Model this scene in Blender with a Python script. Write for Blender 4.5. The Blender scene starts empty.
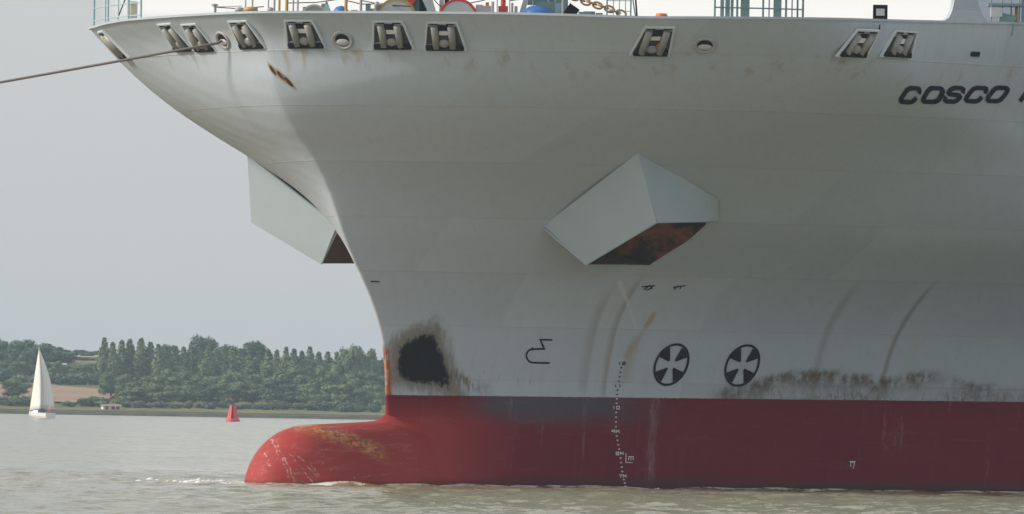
import bpy, bmesh, math, random
import numpy as np
from mathutils import Vector, Matrix
C = bpy.context.scene.collection
scn = bpy.context.scene
R = math.radians
PI = math.pi
random.seed(7)
rng = np.random.default_rng(11)

# ------------------------------------------------------------------ camera
cd = bpy.data.cameras.new('camera'); cam = bpy.data.objects.new('camera', cd); C.objects.link(cam)
cd.sensor_width = 36; cd.lens = 360.7; cd.clip_start = 1; cd.clip_end = 30000
cd.shift_y = 0.146
cam.location = (5.53, -450, 3.55)
cam.rotation_mode = 'QUATERNION'
_m = Matrix.Rotation(R(90), 3, 'X')
cam.rotation_quaternion = (_m @ Matrix.Rotation(R(0.95), 3, 'Z')).to_quaternion()
scn.camera = cam

# ------------------------------------------------------------------ light
SUN_EL = 33.0
SUN_AZ = 266.0          # compass degrees from +Y through +X, where the sun stands
scn.view_settings.view_transform = 'Standard'; scn.view_settings.look = 'None'
scn.view_settings.exposure = 0.42; scn.view_settings.gamma = 1
scn.view_settings.use_curve_mapping = False
sd = bpy.data.lights.new('sun', 'SUN'); sun = bpy.data.objects.new('sun', sd); C.objects.link(sun)
sd.energy = 2.3; sd.angle = R(9.0); sd.color = (1, .93, .83)
_d = Vector((math.sin(R(SUN_AZ))*math.cos(R(SUN_EL)), math.cos(R(SUN_AZ))*math.cos(R(SUN_EL)), math.sin(R(SUN_EL))))
sun.rotation_euler = (-_d).to_track_quat('-Z', 'Y').to_euler()
sun.location = (0, 0, 200)

# ------------------------------------------------------------------ node helpers
class NT:
    def __init__(s, tree):
        s.t = tree; s.n = tree.nodes; s.l = tree.links
    def node(s, typ, **kw):
        n = s.n.new(typ)
        for k, v in kw.items(): setattr(n, k, v)
        return n
    def inp(s, sock, v):
        if isinstance(v, bpy.types.NodeSocket): s.l.new(v, sock)
        elif v is not None:
            try: sock.default_value = v
            except Exception: sock.default_value = (*v, 1) if len(v) == 3 else v
    def m(s, op, a, b=None, c=None, clamp=False):
        n = s.node('ShaderNodeMath', operation=op, use_clamp=clamp)
        for i, v in enumerate((a, b, c)):
            if v is not None: s.inp(n.inputs[i], v)
        return n.outputs[0]
    def mix(s, f, a, b):
        n = s.node('ShaderNodeMix', data_type='RGBA')
        s.inp(n.inputs[0], f); s.inp(n.inputs[6], a); s.inp(n.inputs[7], b)
        return n.outputs[2]
    def noise(s, vec, scale=1., detail=3., rough=.5, dist=0.):
        n = s.node('ShaderNodeTexNoise')
        s.inp(n.inputs['Vector'], vec); s.inp(n.inputs['Scale'], scale)
        s.inp(n.inputs['Detail'], detail); s.inp(n.inputs['Roughness'], rough); s.inp(n.inputs['Distortion'], dist)
        return n.outputs['Fac']
    def mapv(s, vec, scale=(1, 1, 1), loc=(0, 0, 0), rot=(0, 0, 0)):
        n = s.node('ShaderNodeMapping')
        s.inp(n.inputs['Vector'], vec); s.inp(n.inputs['Scale'], scale); s.inp(n.inputs['Location'], loc); s.inp(n.inputs['Rotation'], rot)
        return n.outputs[0]
    def ss(s, v, lo, hi):          # smoothstep
        n = s.node('ShaderNodeMapRange', interpolation_type='SMOOTHSTEP')
        s.inp(n.inputs[0], v); s.inp(n.inputs[1], lo); s.inp(n.inputs[2], hi)
        return n.outputs[0]
    def xyz(s, vec):
        n = s.node('ShaderNodeSeparateXYZ'); s.inp(n.inputs[0], vec); return n.outputs
    def comb(s, x, y, z):
        n = s.node('ShaderNodeCombineXYZ')
        for i, v in enumerate((x, y, z)): s.inp(n.inputs[i], v)
        return n.outputs[0]
    def bump(s, h, strength=.3, dist=.1, normal=None):
        n = s.node('ShaderNodeBump'); s.inp(n.inputs['Height'], h)
        n.inputs['Strength'].default_value = strength; n.inputs['Distance'].default_value = dist
        if normal: s.l.new(normal, n.inputs['Normal'])
        return n.outputs[0]

def material(name):
    mt = bpy.data.materials.new(name); mt.use_nodes = True
    nt = NT(mt.node_tree)
    bs = mt.node_tree.nodes['Principled BSDF']
    return mt, nt, bs

def simple(name, col, rough=.55, metal=0., var=.12, scale=3., bump=0., spec=.5):
    mt, nt, bs = material(name)
    tc = nt.node('ShaderNodeTexCoord').outputs['Object']
    f = nt.noise(tc, scale, 4, .6)
    dark = tuple(c*(1-var) for c in col); lite = tuple(min(1, c*(1+var)) for c in col)
    nt.inp(bs.inputs['Base Color'], nt.mix(f, (*dark, 1), (*lite, 1)))
    bs.inputs['Roughness'].default_value = rough; bs.inputs['Metallic'].default_value = metal
    bs.inputs['Specular IOR Level'].default_value = spec
    if bump: nt.l.new(nt.bump(f, bump, .05), bs.inputs['Normal'])
    return mt

# ------------------------------------------------------------------ sky
w = bpy.data.worlds.new('World'); scn.world = w; w.use_nodes = True
wn = NT(w.node_tree)
bg = w.node_tree.nodes['Background']
sky = wn.node('ShaderNodeTexSky', sky_type='NISHITA')
sky.sun_disc = False; sky.sun_elevation = R(SUN_EL); sky.sun_rotation = R(SUN_AZ)
sky.air_density = 1.0; sky.dust_density = 4.0; sky.ozone_density = 1.0; sky.altitude = 0
d = wn.node('ShaderNodeTexCoord').outputs['Generated']
dx, dy, dz = wn.xyz(d)[:3]
az = wn.m('MULTIPLY', wn.m('ARCTAN2', dx, dy), 180/PI)
el = wn.m('MULTIPLY', wn.m('ARCSINE', dz), 180/PI)
nz = wn.noise(wn.comb(wn.m('MULTIPLY', az, .5), wn.m('MULTIPLY', el, 1.), 0.), 1.5, 4, .55)
nzo = wn.m('MULTIPLY', wn.m('SUBTRACT', nz, .5), .12)
azn = wn.m('ADD', az, nzo); eln = wn.m('ADD', el, nzo)
# added white patch in the sky behind the bow, standing for blown-out brightness
bank = wn.m('MULTIPLY', wn.ss(azn, -2.38, -2.05), wn.ss(azn, 30., 22.))
bank = wn.m('MULTIPLY', bank, wn.m('MULTIPLY', wn.ss(eln, 2.06, 2.2), wn.ss(eln, 6., 4.)))
haze_c = wn.mix(.7, sky.outputs[0], (5.45, 5.6, 5.7, 1))       # thin grey overcast veil over the blue
colr = wn.mix(bank, haze_c, (7.1, 6.95, 6.6, 1))
wn.l.new(colr, bg.inputs[0]); bg.inputs[1].default_value = .107

# ------------------------------------------------------------------ object helpers
def tag(o, label=None, cat=None, group=None, kind=None):
    if label: o['label'] = label
    if cat: o['category'] = cat
    if group: o['group'] = group
    if kind: o['kind'] = kind
    return o
def empty(name, loc=(0, 0, 0), rz=0., parent=None):
    o = bpy.data.objects.new(name, None); C.objects.link(o)
    o.location = loc; o.rotation_euler = (0, 0, rz); o.parent = parent; o.empty_display_size = .3
    return o
class MB:
    def __init__(s): s.v = []; s.f = []; s.mi = []
    def add(s, verts, faces, mi=0):
        k = len(s.v); s.v += [tuple(p) for p in verts]
        s.f += [tuple(i+k for i in f) for f in faces]; s.mi += [mi]*len(faces); return s
    def box(s, c, size, mi=0, ax=None):
        hx, hy, hz = (q/2 for q in size)
        P = [Vector((x*hx, y*hy, z*hz)) for x in (-1, 1) for y in (-1, 1) for z in (-1, 1)]
        if ax is not None: P = [ax[0]*p.x+ax[1]*p.y+ax[2]*p.z for p in P]
        P = [Vector(c)+p for p in P]
        return s.add(P, [(0, 1, 3, 2), (4, 6, 7, 5), (0, 4, 5, 1), (2, 3, 7, 6), (0, 2, 6, 4), (1, 5, 7, 3)], mi)
    def tube(s, pts, r, n=8, mi=0, cap=True):
        pts = [Vector(p) for p in pts]; rs = r if isinstance(r, (list, tuple)) else [r]*len(pts)
        rings = []
        up = Vector((0, 0, 1))
        for i, p in enumerate(pts):
            t = (pts[min(i+1, len(pts)-1)]-pts[max(i-1, 0)]).normalized()
            a = t.cross(up if abs(t.dot(up)) < .95 else Vector((1, 0, 0))).normalized(); b = t.cross(a)
            rings.append([p+(a*math.cos(2*PI*k/n)+b*math.sin(2*PI*k/n))*rs[i] for k in range(n)])
        V = [q for rg in rings for q in rg]; Fc = []
        for i in range(len(pts)-1):
            for k in range(n):
                k2 = (k+1) % n; Fc.append((i*n+k, i*n+k2, (i+1)*n+k2, (i+1)*n+k))
        if cap: Fc += [tuple(range(n))[::-1], tuple((len(pts)-1)*n+k for k in range(n))]
        return s.add(V, Fc, mi)
    def lathe(s, c, prof, n=20, mi=0, ax=None, sc=(1, 1)):      # prof = [(radius, height)]
        ax = ax or (Vector((1, 0, 0)), Vector((0, 1, 0)), Vector((0, 0, 1))); c = Vector(c)
        V = [c+ax[0]*(r*sc[0]*math.cos(2*PI*k/n))+ax[1]*(r*sc[1]*math.sin(2*PI*k/n))+ax[2]*h for r, h in prof for k in range(n)]
        Fc = []
        for i in range(len(prof)-1):
            for k in range(n):
                k2 = (k+1) % n; Fc.append((i*n+k, i*n+k2, (i+1)*n+k2, (i+1)*n+k))
        return s.add(V, Fc, mi)
    def build(s, name, mats, parent=None, smooth=False):
        me = bpy.data.meshes.new(name); me.from_pydata(s.v, [], s.f)
        if not isinstance(mats, (list, tuple)): mats = [mats]
        for m_ in mats: me.materials.append(m_)
        if len(mats) > 1: me.polygons.foreach_set('material_index', s.mi)
        if smooth: me.polygons.foreach_set('use_smooth', [True]*len(me.polygons))
        me.update()
        o = bpy.data.objects.new(name, me); C.objects.link(o); o.parent = parent
        return o
def fix_normals(o):
    bm = bmesh.new(); bm.from_mesh(o.data); bmesh.ops.recalc_face_normals(bm, faces=bm.faces); bm.to_mesh(o.data); bm.free(); return o

# ------------------------------------------------------------------ hull form (ship axes: F forward, P to port, Z up; origin at the stem foot on the waterline)
BEAM = 21.5
_L = np.array([[-3, 90], [0, 88], [4, 84], [7, 75], [9.5, 61], [11, 50], [13, 40.5], [14.6, 33], [16.4, 24.5], [18, 19], [19.4, 15.5], [22, 14.5]])
_Q = np.array([[-3, 1.05], [4, 1.06], [6, 1.08], [9.5, 1.08], [11, 1.1], [13, 1.2], [14.6, 1.34], [16.4, 1.34], [18, 1.32], [19.7, 1.3], [22, 1.3]])
_S = np.array([[-3, -.02], [3, -.04], [3.96, -.02], [4.62, .02], [5.72, .14], [6.81, .4], [7.76, .81], [8.85, 1.47], [9.93, 2.25], [10.96, 2.92], [12.01, 3.45],
               [12.79, 3.85], [13.61, 4.42], [14.56, 5.2], [15.4, 6.15], [16.39, 7.02], [17.43, 7.55], [18.79, 7.85], [19.59, 8.15], [20.33, 8.95], [22, 9.9]])
_zz = np.linspace(-5, 24, 1161)
def _sm(k, n):
    v = np.interp(_zz, k[:, 0], k[:, 1]); wd = np.hanning(n); wd /= wd.sum()
    return np.convolve(np.pad(v, n//2, mode='edge'), wd, 'valid')
_Lv, _Qv, _Sv = _sm(_L, 131), _sm(_Q, 131), _sm(_S, 71)
def stem(z): return np.interp(z, _zz, _Sv)
def half(a, z):
    a = np.maximum(a, 0.)
    t = np.clip(a/np.interp(z, _zz, _Lv), 0, 1)
    b = BEAM*(1-(1-t)**2)**(1/np.interp(z, _zz, _Qv))
    b = b*(1-.10*np.exp(-((z-15.2)/3.)**2)*np.clip((a-9)/11, 0, 1)**1.3)
    return np.sqrt(b*b+2*.1*a/(1+a))
def ztop(f): return np.interp(f, [-30, -17, -9, 2, 5, 9], [20.9, 20.63, 20.44, 20.22, 20.33, 20.38])
def hp(f, z, side=1):
    return Vector((f, side*float(half(stem(z)-f, z)), z))
def frame(f, z, side=1):
    """point, unit tangent aft along the hull, unit tangent up the hull, outward normal"""
    e = .05
    p = hp(f, z, side)
    u = (hp(f-e, z, side)-hp(f+e, z, side)).normalized()
    v = (hp(f, z+e, side)-hp(f, z-e, side)).normalized()
    n = u.cross(v)*(-side); n.normalize()
    if n.y*side < 0 and abs(n.y) > .05: n = -n
    v2 = (v-u*v.dot(u)).normalized()
    return p, u, v, v2, n
def on_hull(f, z, side=1, off=.03):
    p, u, v, v2, n = frame(f, z, side)
    return p+n*off
SHIP_RZ = R(228)
CA, SA = math.cos(R(42)), math.sin(R(42))
def mark(f0, z0, strokes, width, name, mat, parent, off=.025, closed=False):
    """lines painted on the port side: strokes are polylines in metres as read square on to the paintwork"""
    e = .05
    kf = SA+CA*float(half(stem(z0)-f0+e, z0)-half(stem(z0)-f0-e, z0))/(2*e)
    kz = CA*float(half(stem(z0+e)-f0, z0+e)-half(stem(z0-e)-f0, z0-e))/(2*e)
    def pt(x, y): return on_hull(f0-(x-kz*y)/kf, z0+y, 1, off)
    mb = MB()
    for st in strokes:
        wd = width
        if isinstance(st, dict): wd = st.get('w', width); poly = st.get('poly'); st = st.get('line')
        else: poly = None
        if poly:
            mb.add([pt(*q) for q in poly], [tuple(range(len(poly)))]); continue
        P = [Vector(q) for q in st]; n = len(P); cl = (P[0]-P[-1]).length < 1e-6
        Lf, Rt = [], []
        for i in range(n):
            a = P[i-1] if i > 0 else (P[-2] if cl else None); b = P[i+1] if i < n-1 else (P[1] if cl else None)
            d1 = (P[i]-a).normalized() if a is not None else None; d2 = (b-P[i]).normalized() if b is not None else None
            if d1 is None: d1 = d2
            if d2 is None: d2 = d1
            nn = Vector((-(d1+d2).y, (d1+d2).x))
            nn = nn.normalized() if nn.length > 1e-6 else Vector((-d1.y, d1.x))
            k = 1/max(.45, nn.dot(Vector((-d1.y, d1.x))))
            Lf.append(P[i]+nn*wd/2*k); Rt.append(P[i]-nn*wd/2*k)
        V = [pt(*q) for q in Lf]+[pt(*q) for q in Rt]
        mb.add(V, [(i, i+1, n+i+1, n+i) for i in range(n-1)])
    return mb.build(name, mat, parent)

# ------------------------------------------------------------------ materials
def hull_material():
    mt, nt, bs = material('hull_paint')
    oc = nt.node('ShaderNodeTexCoord').outputs['Object']
    x, y, z = nt.xyz(oc)[:3]
    port = nt.m('GREATER_THAN', y, 0.)
    n1 = nt.noise(nt.mapv(oc, (.25, .25, .5)), 1., 5, .6)
    n2 = nt.noise(nt.mapv(oc, (3., 3., .35)), 1., 4, .6)       # rain streaks
    n3 = nt.noise(oc, 3.2, 5, .65)
    n4 = nt.noise(nt.mapv(oc, (9., 9., .9)), 1., 4, .7)
    grey = nt.mix(n1, (.42, .475, .535, 1), (.47, .525, .58, 1))
    grey = nt.mix(nt.m('ADD', nt.m('MULTIPLY', nt.ss(n2, .45, .8), .4), nt.m('MULTIPLY', nt.ss(n4, .5, .75), .22)), grey, (.40, .41, .415, 1))
    # weld seams of the shell plating: slight colour change
    seamz = nt.m('ABSOLUTE', nt.m('SUBTRACT', nt.m('FRACT', nt.m('MULTIPLY', z, 1/2.35)), .5))
    seamx = nt.m('ABSOLUTE', nt.m('SUBTRACT', nt.m('FRACT', nt.m('ADD', .0, nt.m('ADD', nt.m('MULTIPLY', x, 1/8.2), nt.m('MULTIPLY', nt.m('FLOOR', nt.m('MULTIPLY', z, 1/2.35)), .5)))), .5))
    seam = nt.m('MAXIMUM', nt.ss(seamz, .487, .497), nt.m('MULTIPLY', nt.ss(seamx, .497, .4993), .35))
    grey = nt.mix(nt.m('MULTIPLY', seam, .55), grey, (.40, .41, .41, 1))
    wn_ = nt.node('ShaderNodeTexWhiteNoise', noise_dimensions='3D')
    row_ = nt.m('FLOOR', nt.m('MULTIPLY', z, 1/2.35))
    nt.l.new(nt.comb(nt.m('FLOOR', nt.m('ADD', nt.m('MULTIPLY', x, 1/8.2), nt.m('MULTIPLY', row_, .5))), row_, port), wn_.inputs['Vector'])
    tone = nt.m('ADD', .955, nt.m('MULTIPLY', wn_.outputs['Value'], .09))
    grey = nt.mix(1., grey, grey); hs = nt.node('ShaderNodeHueSaturation'); nt.l.new(grey, hs.inputs['Color']); nt.l.new(tone, hs.inputs['Value']); grey = hs.outputs[0]
    # patchy yellow-brown staining
    grey = nt.mix(nt.m('MULTIPLY', nt.ss(n3, .58, .75), .16), grey, (.3, .24, .14, 1))
    def band(cx, cz, slope, wdt, z0, z1, soft):                # a stain line that follows one frame of the hull
        c = nt.m('ADD', nt.m('MULTIPLY', nt.m('SUBTRACT', z, cz), slope), cx)
        dd = nt.m('SUBTRACT', x, nt.m('ADD', c, nt.m('MULTIPLY', nt.m('SUBTRACT', n3, .5), .1)))
        core = nt.m('MULTIPLY', nt.ss(dd, -wdt, 0.), nt.ss(dd, soft, 0.))
        return nt.m('MULTIPLY', nt.m('MULTIPLY', core, nt.ss(z, z1, z1-1.2)), nt.ss(z, z0-.6, z0))
    for (cx, cz, sl, wd, z0, z1, so, col, k) in (
        (-8.12, 4.33, .075, .14, 4.6, 9.2, .5, (.25, .23, .19, 1), .4),
        (-8.5, 4.33, .075, .3, 4.6, 9.4, .1, (.45, .46, .45, 1), .45),
        (-8.95, 4.33, .07, .12, 4.4, 9.8, .3, (.23, .2, .14, 1), .5),
        (-9.7, 5.6, .02, .5, 5., 7.2, .3, (.3, .25, .16, 1), .4),
        (-21.45, 4.34, .055, .2, 3.8, 9.8, .2, (.2, .17, .12, 1), .6),
        (-22.3, 4.34, .055, .6, 3.8, 9.4, .1, (.46, .47, .46, 1), .45),
        (-18.3, 4.3, .10, .3, 3.8, 9.6, .3, (.25, .235, .2, 1), .45),
        (-19.0, 4.3, .10, .4, 3.8, 9.4, .1, (.46, .47, .46, 1), .4)):
        grey = nt.mix(nt.m('MULTIPLY', nt.m('MULTIPLY', band(cx, cz, sl, wd, z0, z1, so), port), k), grey, col)
    def streak(x, z, p0, p1, wd, n_):
        ln = math.hypot(p1[0]-p0[0], p1[1]-p0[1]); cx_, cz_ = (p1[0]-p0[0])/ln, (p1[1]-p0[1])/ln
        al = nt.m('ADD', nt.m('MULTIPLY', nt.m('SUBTRACT', x, p0[0]), cx_), nt.m('MULTIPLY', nt.m('SUBTRACT', z, p0[1]), cz_))
        ac = nt.m('ADD', nt.m('MULTIPLY', nt.m('SUBTRACT', x, p0[0]), -cz_), nt.m('MULTIPLY', nt.m('SUBTRACT', z, p0[1]), cx_))
        ac = nt.m('ABSOLUTE', nt.m('ADD', ac, nt.m('MULTIPLY', nt.m('SUBTRACT', n_, .5), wd*1.6)))
        return nt.m('MULTIPLY', nt.m('MULTIPLY', nt.ss(ac, wd, wd*.3), nt.m('MULTIPLY', nt.ss(al, -.05, .15), nt.ss(al, ln+.05, ln-.2))), port)
    for p0, p1, wd, col, k in (((-7.77, 9.19), (-8.95, 7.98), .09, (.62, .63, .6, 1), .6), ((-8.95, 7.98), (-9.67, 7.02), .08, (.62, .63, .6, 1), .45), ((-10.07, 7.85), (-10.0, 7.0), .16, (.34, .25, .12, 1), .6), ((-10.0, 7.0), (-9.5, 5.7), .2, (.36, .28, .15, 1), .4)):
        grey = nt.mix(nt.m('MULTIPLY', streak(x, z, p0, p1, wd, n3), k), grey, col)
    # scuffed brown strip above the boot top, aft of the thruster signs
    zc = nt.m('ADD', 4.35, nt.m('MULTIPLY', nt.ss(x, -13.8, -17.5), .95))
    zc = nt.m('SUBTRACT', zc, nt.m('MULTIPLY', nt.ss(x, -20., -21.5), .3))
    zc = nt.m('ADD', zc, nt.m('MULTIPLY', nt.ss(x, -21.8, -22.8), .3))
    zc = nt.m('SUBTRACT', zc, nt.m('MULTIPLY', nt.ss(x, -23., -28.5), .65))
    zc = nt.m('ADD', zc, nt.m('MULTIPLY', nt.m('SUBTRACT', nt.noise(nt.mapv(oc, (1.1, 0, .3)), 1., 5, .7), .5), .9))
    dz_ = nt.m('SUBTRACT', z, zc)
    sc = nt.m('MULTIPLY', nt.m('MULTIPLY', nt.ss(dz_, .25, -.1), nt.ss(dz_, -1.1, -.1)), nt.ss(x, -13.4, -14.6))
    sc = nt.m('MULTIPLY', sc, nt.ss(nt.m('ADD', nt.noise(nt.mapv(oc, (2.2, 2.2, .6)), 1., 6, .7), nt.m('MULTIPLY', n3, .5)), .5, .84))
    patch_ = nt.ss(nt.noise(nt.mapv(oc, (.45, .45, .3), loc=(1.7, 0, 0)), 1., 3, .55), .38, .58)
    sc = nt.m('MULTIPLY', sc, nt.m('ADD', .2, nt.m('MULTIPLY', patch_, .8)))
    grey = nt.mix(nt.m('MULTIPLY', nt.m('MULTIPLY', sc, port), .9), grey, (.125, .09, .055, 1))
    sc2 = nt.m('MULTIPLY', nt.ss(z, 5.0, 4.1), nt.ss(nt.m('ADD', n4, nt.m('MULTIPLY', n3, .3)), .5, .8))
    grey = nt.mix(nt.m('MULTIPLY', nt.m('MULTIPLY', sc2, nt.ss(x, -13.2, -15.)), nt.m('MULTIPLY', nt.ss(n1, .3, .6), .9)), grey, (.17, .14, .095, 1))
    # smudges forward, between the burnt patch and the first frame stain
    sm = nt.m('MULTIPLY', nt.m('MULTIPLY', nt.ss(z, 5.6, 4.6), nt.ss(x, -2., -3.2)), nt.m('MULTIPLY', nt.ss(x, -7.2, -5.), nt.ss(n4, .6, .74)))
    grey = nt.mix(nt.m('MULTIPLY', nt.m('MULTIPLY', sm, port), .7), grey, (.13, .12, .105, 1))
    # burnt/tarry patch near the stem, with its brown rim and tail
    wob = nt.m('ADD', nt.m('MULTIPLY', nt.m('SUBTRACT', nt.noise(oc, 1.6, 5, .65), .5), 1.0), nt.m('MULTIPLY', nt.m('SUBTRACT', n4, .5), .55))
    up_ = nt.m('SUBTRACT', nt.m('MULTIPLY', y, CA), nt.m('MULTIPLY', x, SA))
    def pl_(cu, cz, c0): return nt.m('ADD', nt.m('ADD', nt.m('MULTIPLY', up_, cu), nt.m('MULTIPLY', z, cz)), c0)
    sides = [pl_(-1., 0., .52), pl_(.93, .36, -(.93*2.05+.36*6.6)), pl_(-.35, .94, -(6.55*.94-.35*1.35)), pl_(-.75, .66, -(6.0*.66-.75*.5)), pl_(-.17, -.98, .98*4.78+.17*.5)]
    sd_ = sides[0]
    for q in sides[1:]: sd_ = nt.m('SMOOTH_MAX', sd_, q, .55)
    fr_ = nt.noise(oc, 5., 5, .7)
    rad = nt.m('ADD', nt.m('ADD', sd_, nt.m('MULTIPLY', wob, .62)), nt.m('ADD', .96, nt.m('MULTIPLY', nt.m('SUBTRACT', fr_, .5), .45)))
    stv = nt.noise(nt.mapv(oc, (5., 5., .8)), 1., 5, .7)
    halo = nt.m('ADD', nt.m('ADD', sd_, nt.m('MULTIPLY', wob, .7)), nt.m('MULTIPLY', nt.m('SUBTRACT', .55, stv), 1.0))
    rim = nt.m('MULTIPLY', nt.ss(halo, .85, .15), port)
    grey = nt.mix(nt.m('MULTIPLY', rim, .75), grey, nt.mix(stv, (.075, .06, .04, 1), (.22, .16, .08, 1)))
    tx = nt.m('SUBTRACT', x, -2.2)
    tail = nt.m('ABSOLUTE', nt.m('SUBTRACT', z, nt.m('ADD', 5.0, nt.m('MULTIPLY', tx, .42))))
    tail = nt.m('MULTIPLY', nt.m('MULTIPLY', nt.ss(nt.m('ADD', tail, nt.m('MULTIPLY', wob, .5)), .42, .1), nt.ss(x, -4.6, -3.)), nt.ss(x, -1.6, -2.2))
    grey = nt.mix(nt.m('MULTIPLY', nt.m('MULTIPLY', tail, port), nt.m('MULTIPLY', nt.ss(stv, .42, .6), .75)), grey, (.12, .085, .045, 1))
    soot = nt.m('MULTIPLY', nt.m('MULTIPLY', nt.ss(rad, 1.09, .85), port), nt.m('SUBTRACT', 1., nt.m('MULTIPLY', nt.ss(stv, .6, .8), .45)))
    grey = nt.mix(soot, grey, (.007, .007, .009, 1))
    # orange rust up the stem bar
    st = nt.m('MULTIPLY', nt.ss(nt.m('ABSOLUTE', y), .26, .14), nt.ss(nt.m('ADD', z, nt.m('MULTIPLY', n3, .8)), 6.7, 6.2))
    st = nt.m('MULTIPLY', st, nt.ss(x, -.75, -.5))
    grey = nt.mix(nt.m('MULTIPLY', nt.m('MULTIPLY', st, nt.ss(nt.m('ADD', n3, nt.m('MULTIPLY', n4, .6)), .55, .85)), .95), grey, nt.mix(nt.ss(n4, .4, .65), (.42, .17, .035, 1), (.26, .055, .022, 1)))
    # rust gashes high on the bow where a wire has chafed
    for (py, pz) in ((.06, 17.95), (.45, 17.70), (.78, 17.43)):
        u_ = nt.m('ADD', nt.m('MULTIPLY', nt.m('SUBTRACT', y, py), .62), nt.m('MULTIPLY', nt.m('SUBTRACT', z, pz), -.78))
        v_ = nt.m('ADD', nt.m('MULTIPLY', nt.m('SUBTRACT', y, py), .78), nt.m('MULTIPLY', nt.m('SUBTRACT', z, pz), .62))
        q = nt.m('SQRT', nt.m('ADD', nt.m('POWER', nt.m('DIVIDE', u_, .27), 2.), nt.m('POWER', nt.m('DIVIDE', v_, .085), 2.)))
        q = nt.m('ADD', q, nt.m('MULTIPLY', nt.m('SUBTRACT', n4, .5), .35))
        fw = nt.m('GREATER_THAN', x, 4.)
        grey = nt.mix(nt.m('MULTIPLY', nt.m('MULTIPLY', nt.ss(q, 2.1, 1.2), fw), .6), grey, (.3, .18, .07, 1))
        grey = nt.mix(nt.m('MULTIPLY', nt.ss(q, 1.15, .85), fw), grey, (.06, .028, .014, 1))
    # faint rust weeps below the fairleads
    wp = nt.m('MULTIPLY', nt.m('MULTIPLY', nt.ss(z, 17.2, 18.8), nt.ss(z, 18.95, 18.7)), nt.ss(nt.noise(nt.mapv(oc, (1.4, 1.4, .12)), 1., 3, .6), .55, .72))
    grey = nt.mix(nt.m('MULTIPLY', wp, .55), grey, (.28, .2, .09, 1))
    # antifouling below the boot-top line
    lev = nt.m('ADD', 3.97, nt.m('MULTIPLY', x, -.006))
    red = nt.mix(n1, (.13, .008, .02, 1), (.19, .014, .028, 1))
    red = nt.mix(nt.m('MULTIPLY', nt.ss(n2, .5, .75), .35), red, (.15, .03, .035, 1))
    # brighter red forward: sunlit tone painted in, as on the bulb
    red = nt.mix(nt.m('MULTIPLY', nt.ss(x, -6.5, -1.), nt.ss(z, 3.9, 2.6)), red, nt.mix(n1, (.31, .03, .031, 1), (.4, .05, .046, 1)))
    fade = nt.m('MULTIPLY', nt.m('MULTIPLY', nt.ss(x, -2.6, -5.), nt.ss(x, -12.5, -8.)), nt.ss(nt.m('ADD', z, nt.m('MULTIPLY', n1, 1.5)), 3.2, 4.3))
    red = nt.mix(nt.m('MULTIPLY', fade, .9), red, (.075, .08, .105, 1))
    strk = nt.m('MULTIPLY', nt.ss(nt.noise(nt.mapv(oc, (2.2, .0, .06)), 1., 3, .5), .6, .7), nt.m('MULTIPLY', nt.ss(x, -7., -8.4), nt.ss(x, -10.5, -9.)))
    red = nt.mix(nt.m('MULTIPLY', strk, .8), red, (.22, .022, .02, 1))
    wear = nt.m('MULTIPLY', nt.ss(nt.noise(nt.mapv(oc, (.5, .5, 4.)), 1., 5, .7), .55, .8), .35)
    red = nt.mix(wear, red, (.27, .12, .11, 1))
    vs = nt.m('MULTIPLY', nt.ss(nt.noise(nt.mapv(oc, (1.3, 1.3, .1), loc=(2.3, 0, 0)), 1., 4, .65), .6, .78), nt.ss(n3, .35, .6))
    red = nt.mix(nt.m('MULTIPLY', vs, .45), red, (.3, .2, .2, 1))
    pale = nt.m('MULTIPLY', nt.ss(nt.m('ABSOLUTE', nt.m('ADD', nt.m('SUBTRACT', x, -11.25), nt.m('MULTIPLY', nt.m('SUBTRACT', n3, .5), .5))), .3, .05), nt.ss(n4, .35, .65))
    red = nt.mix(nt.m('MULTIPLY', nt.m('MULTIPLY', pale, port), .4), red, (.34, .27, .27, 1))
    scum = nt.ss(nt.m('ADD', z, nt.m('MULTIPLY', n4, -.5)), .45, .05)
    red = nt.mix(nt.m('MULTIPLY', nt.m('MULTIPLY', scum, nt.ss(x, -2.5, -7.)), .55), red, (.06, .035, .03, 1))
    chip = nt.m('MULTIPLY', nt.ss(nt.noise(oc, 5., 4, .6), .66, .7), nt.ss(n1, .45, .6))
    red = nt.mix(nt.m('MULTIPLY', chip, .5), red, (.06, .02, .025, 1))
    red = nt.mix(nt.m('MULTIPLY', nt.ss(z, .45, .1), .6), red, (.05, .02, .02, 1))          # wet weed at the waterline
    col = nt.mix(nt.ss(nt.m('ADD', nt.m('SUBTRACT', z, lev), nt.m('MULTIPLY', nt.m('SUBTRACT', n4, .5), .07)), -.02, .02), red, grey)
    nt.l.new(col, bs.inputs['Base Color'])
    bs.inputs['Roughness'].default_value = .55
    bs.inputs['Specular IOR Level'].default_value = .22
    # plates sag a little between the frames
    fr = nt.m('SINE', nt.m('MULTIPLY', x, 2*PI/1.6)); fz = nt.m('SINE', nt.m('MULTIPLY', z, 2*PI/1.2))
    h = nt.m('ADD', nt.m('MULTIPLY', nt.m('MULTIPLY', fr, fz), .35), nt.m('ADD', nt.m('MULTIPLY', n1, 1.2), nt.m('MULTIPLY', seam, .35)))
    nt.l.new(nt.bump(h, .4, .04), bs.inputs['Normal'])
    return mt
M_hull = hull_material()

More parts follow.
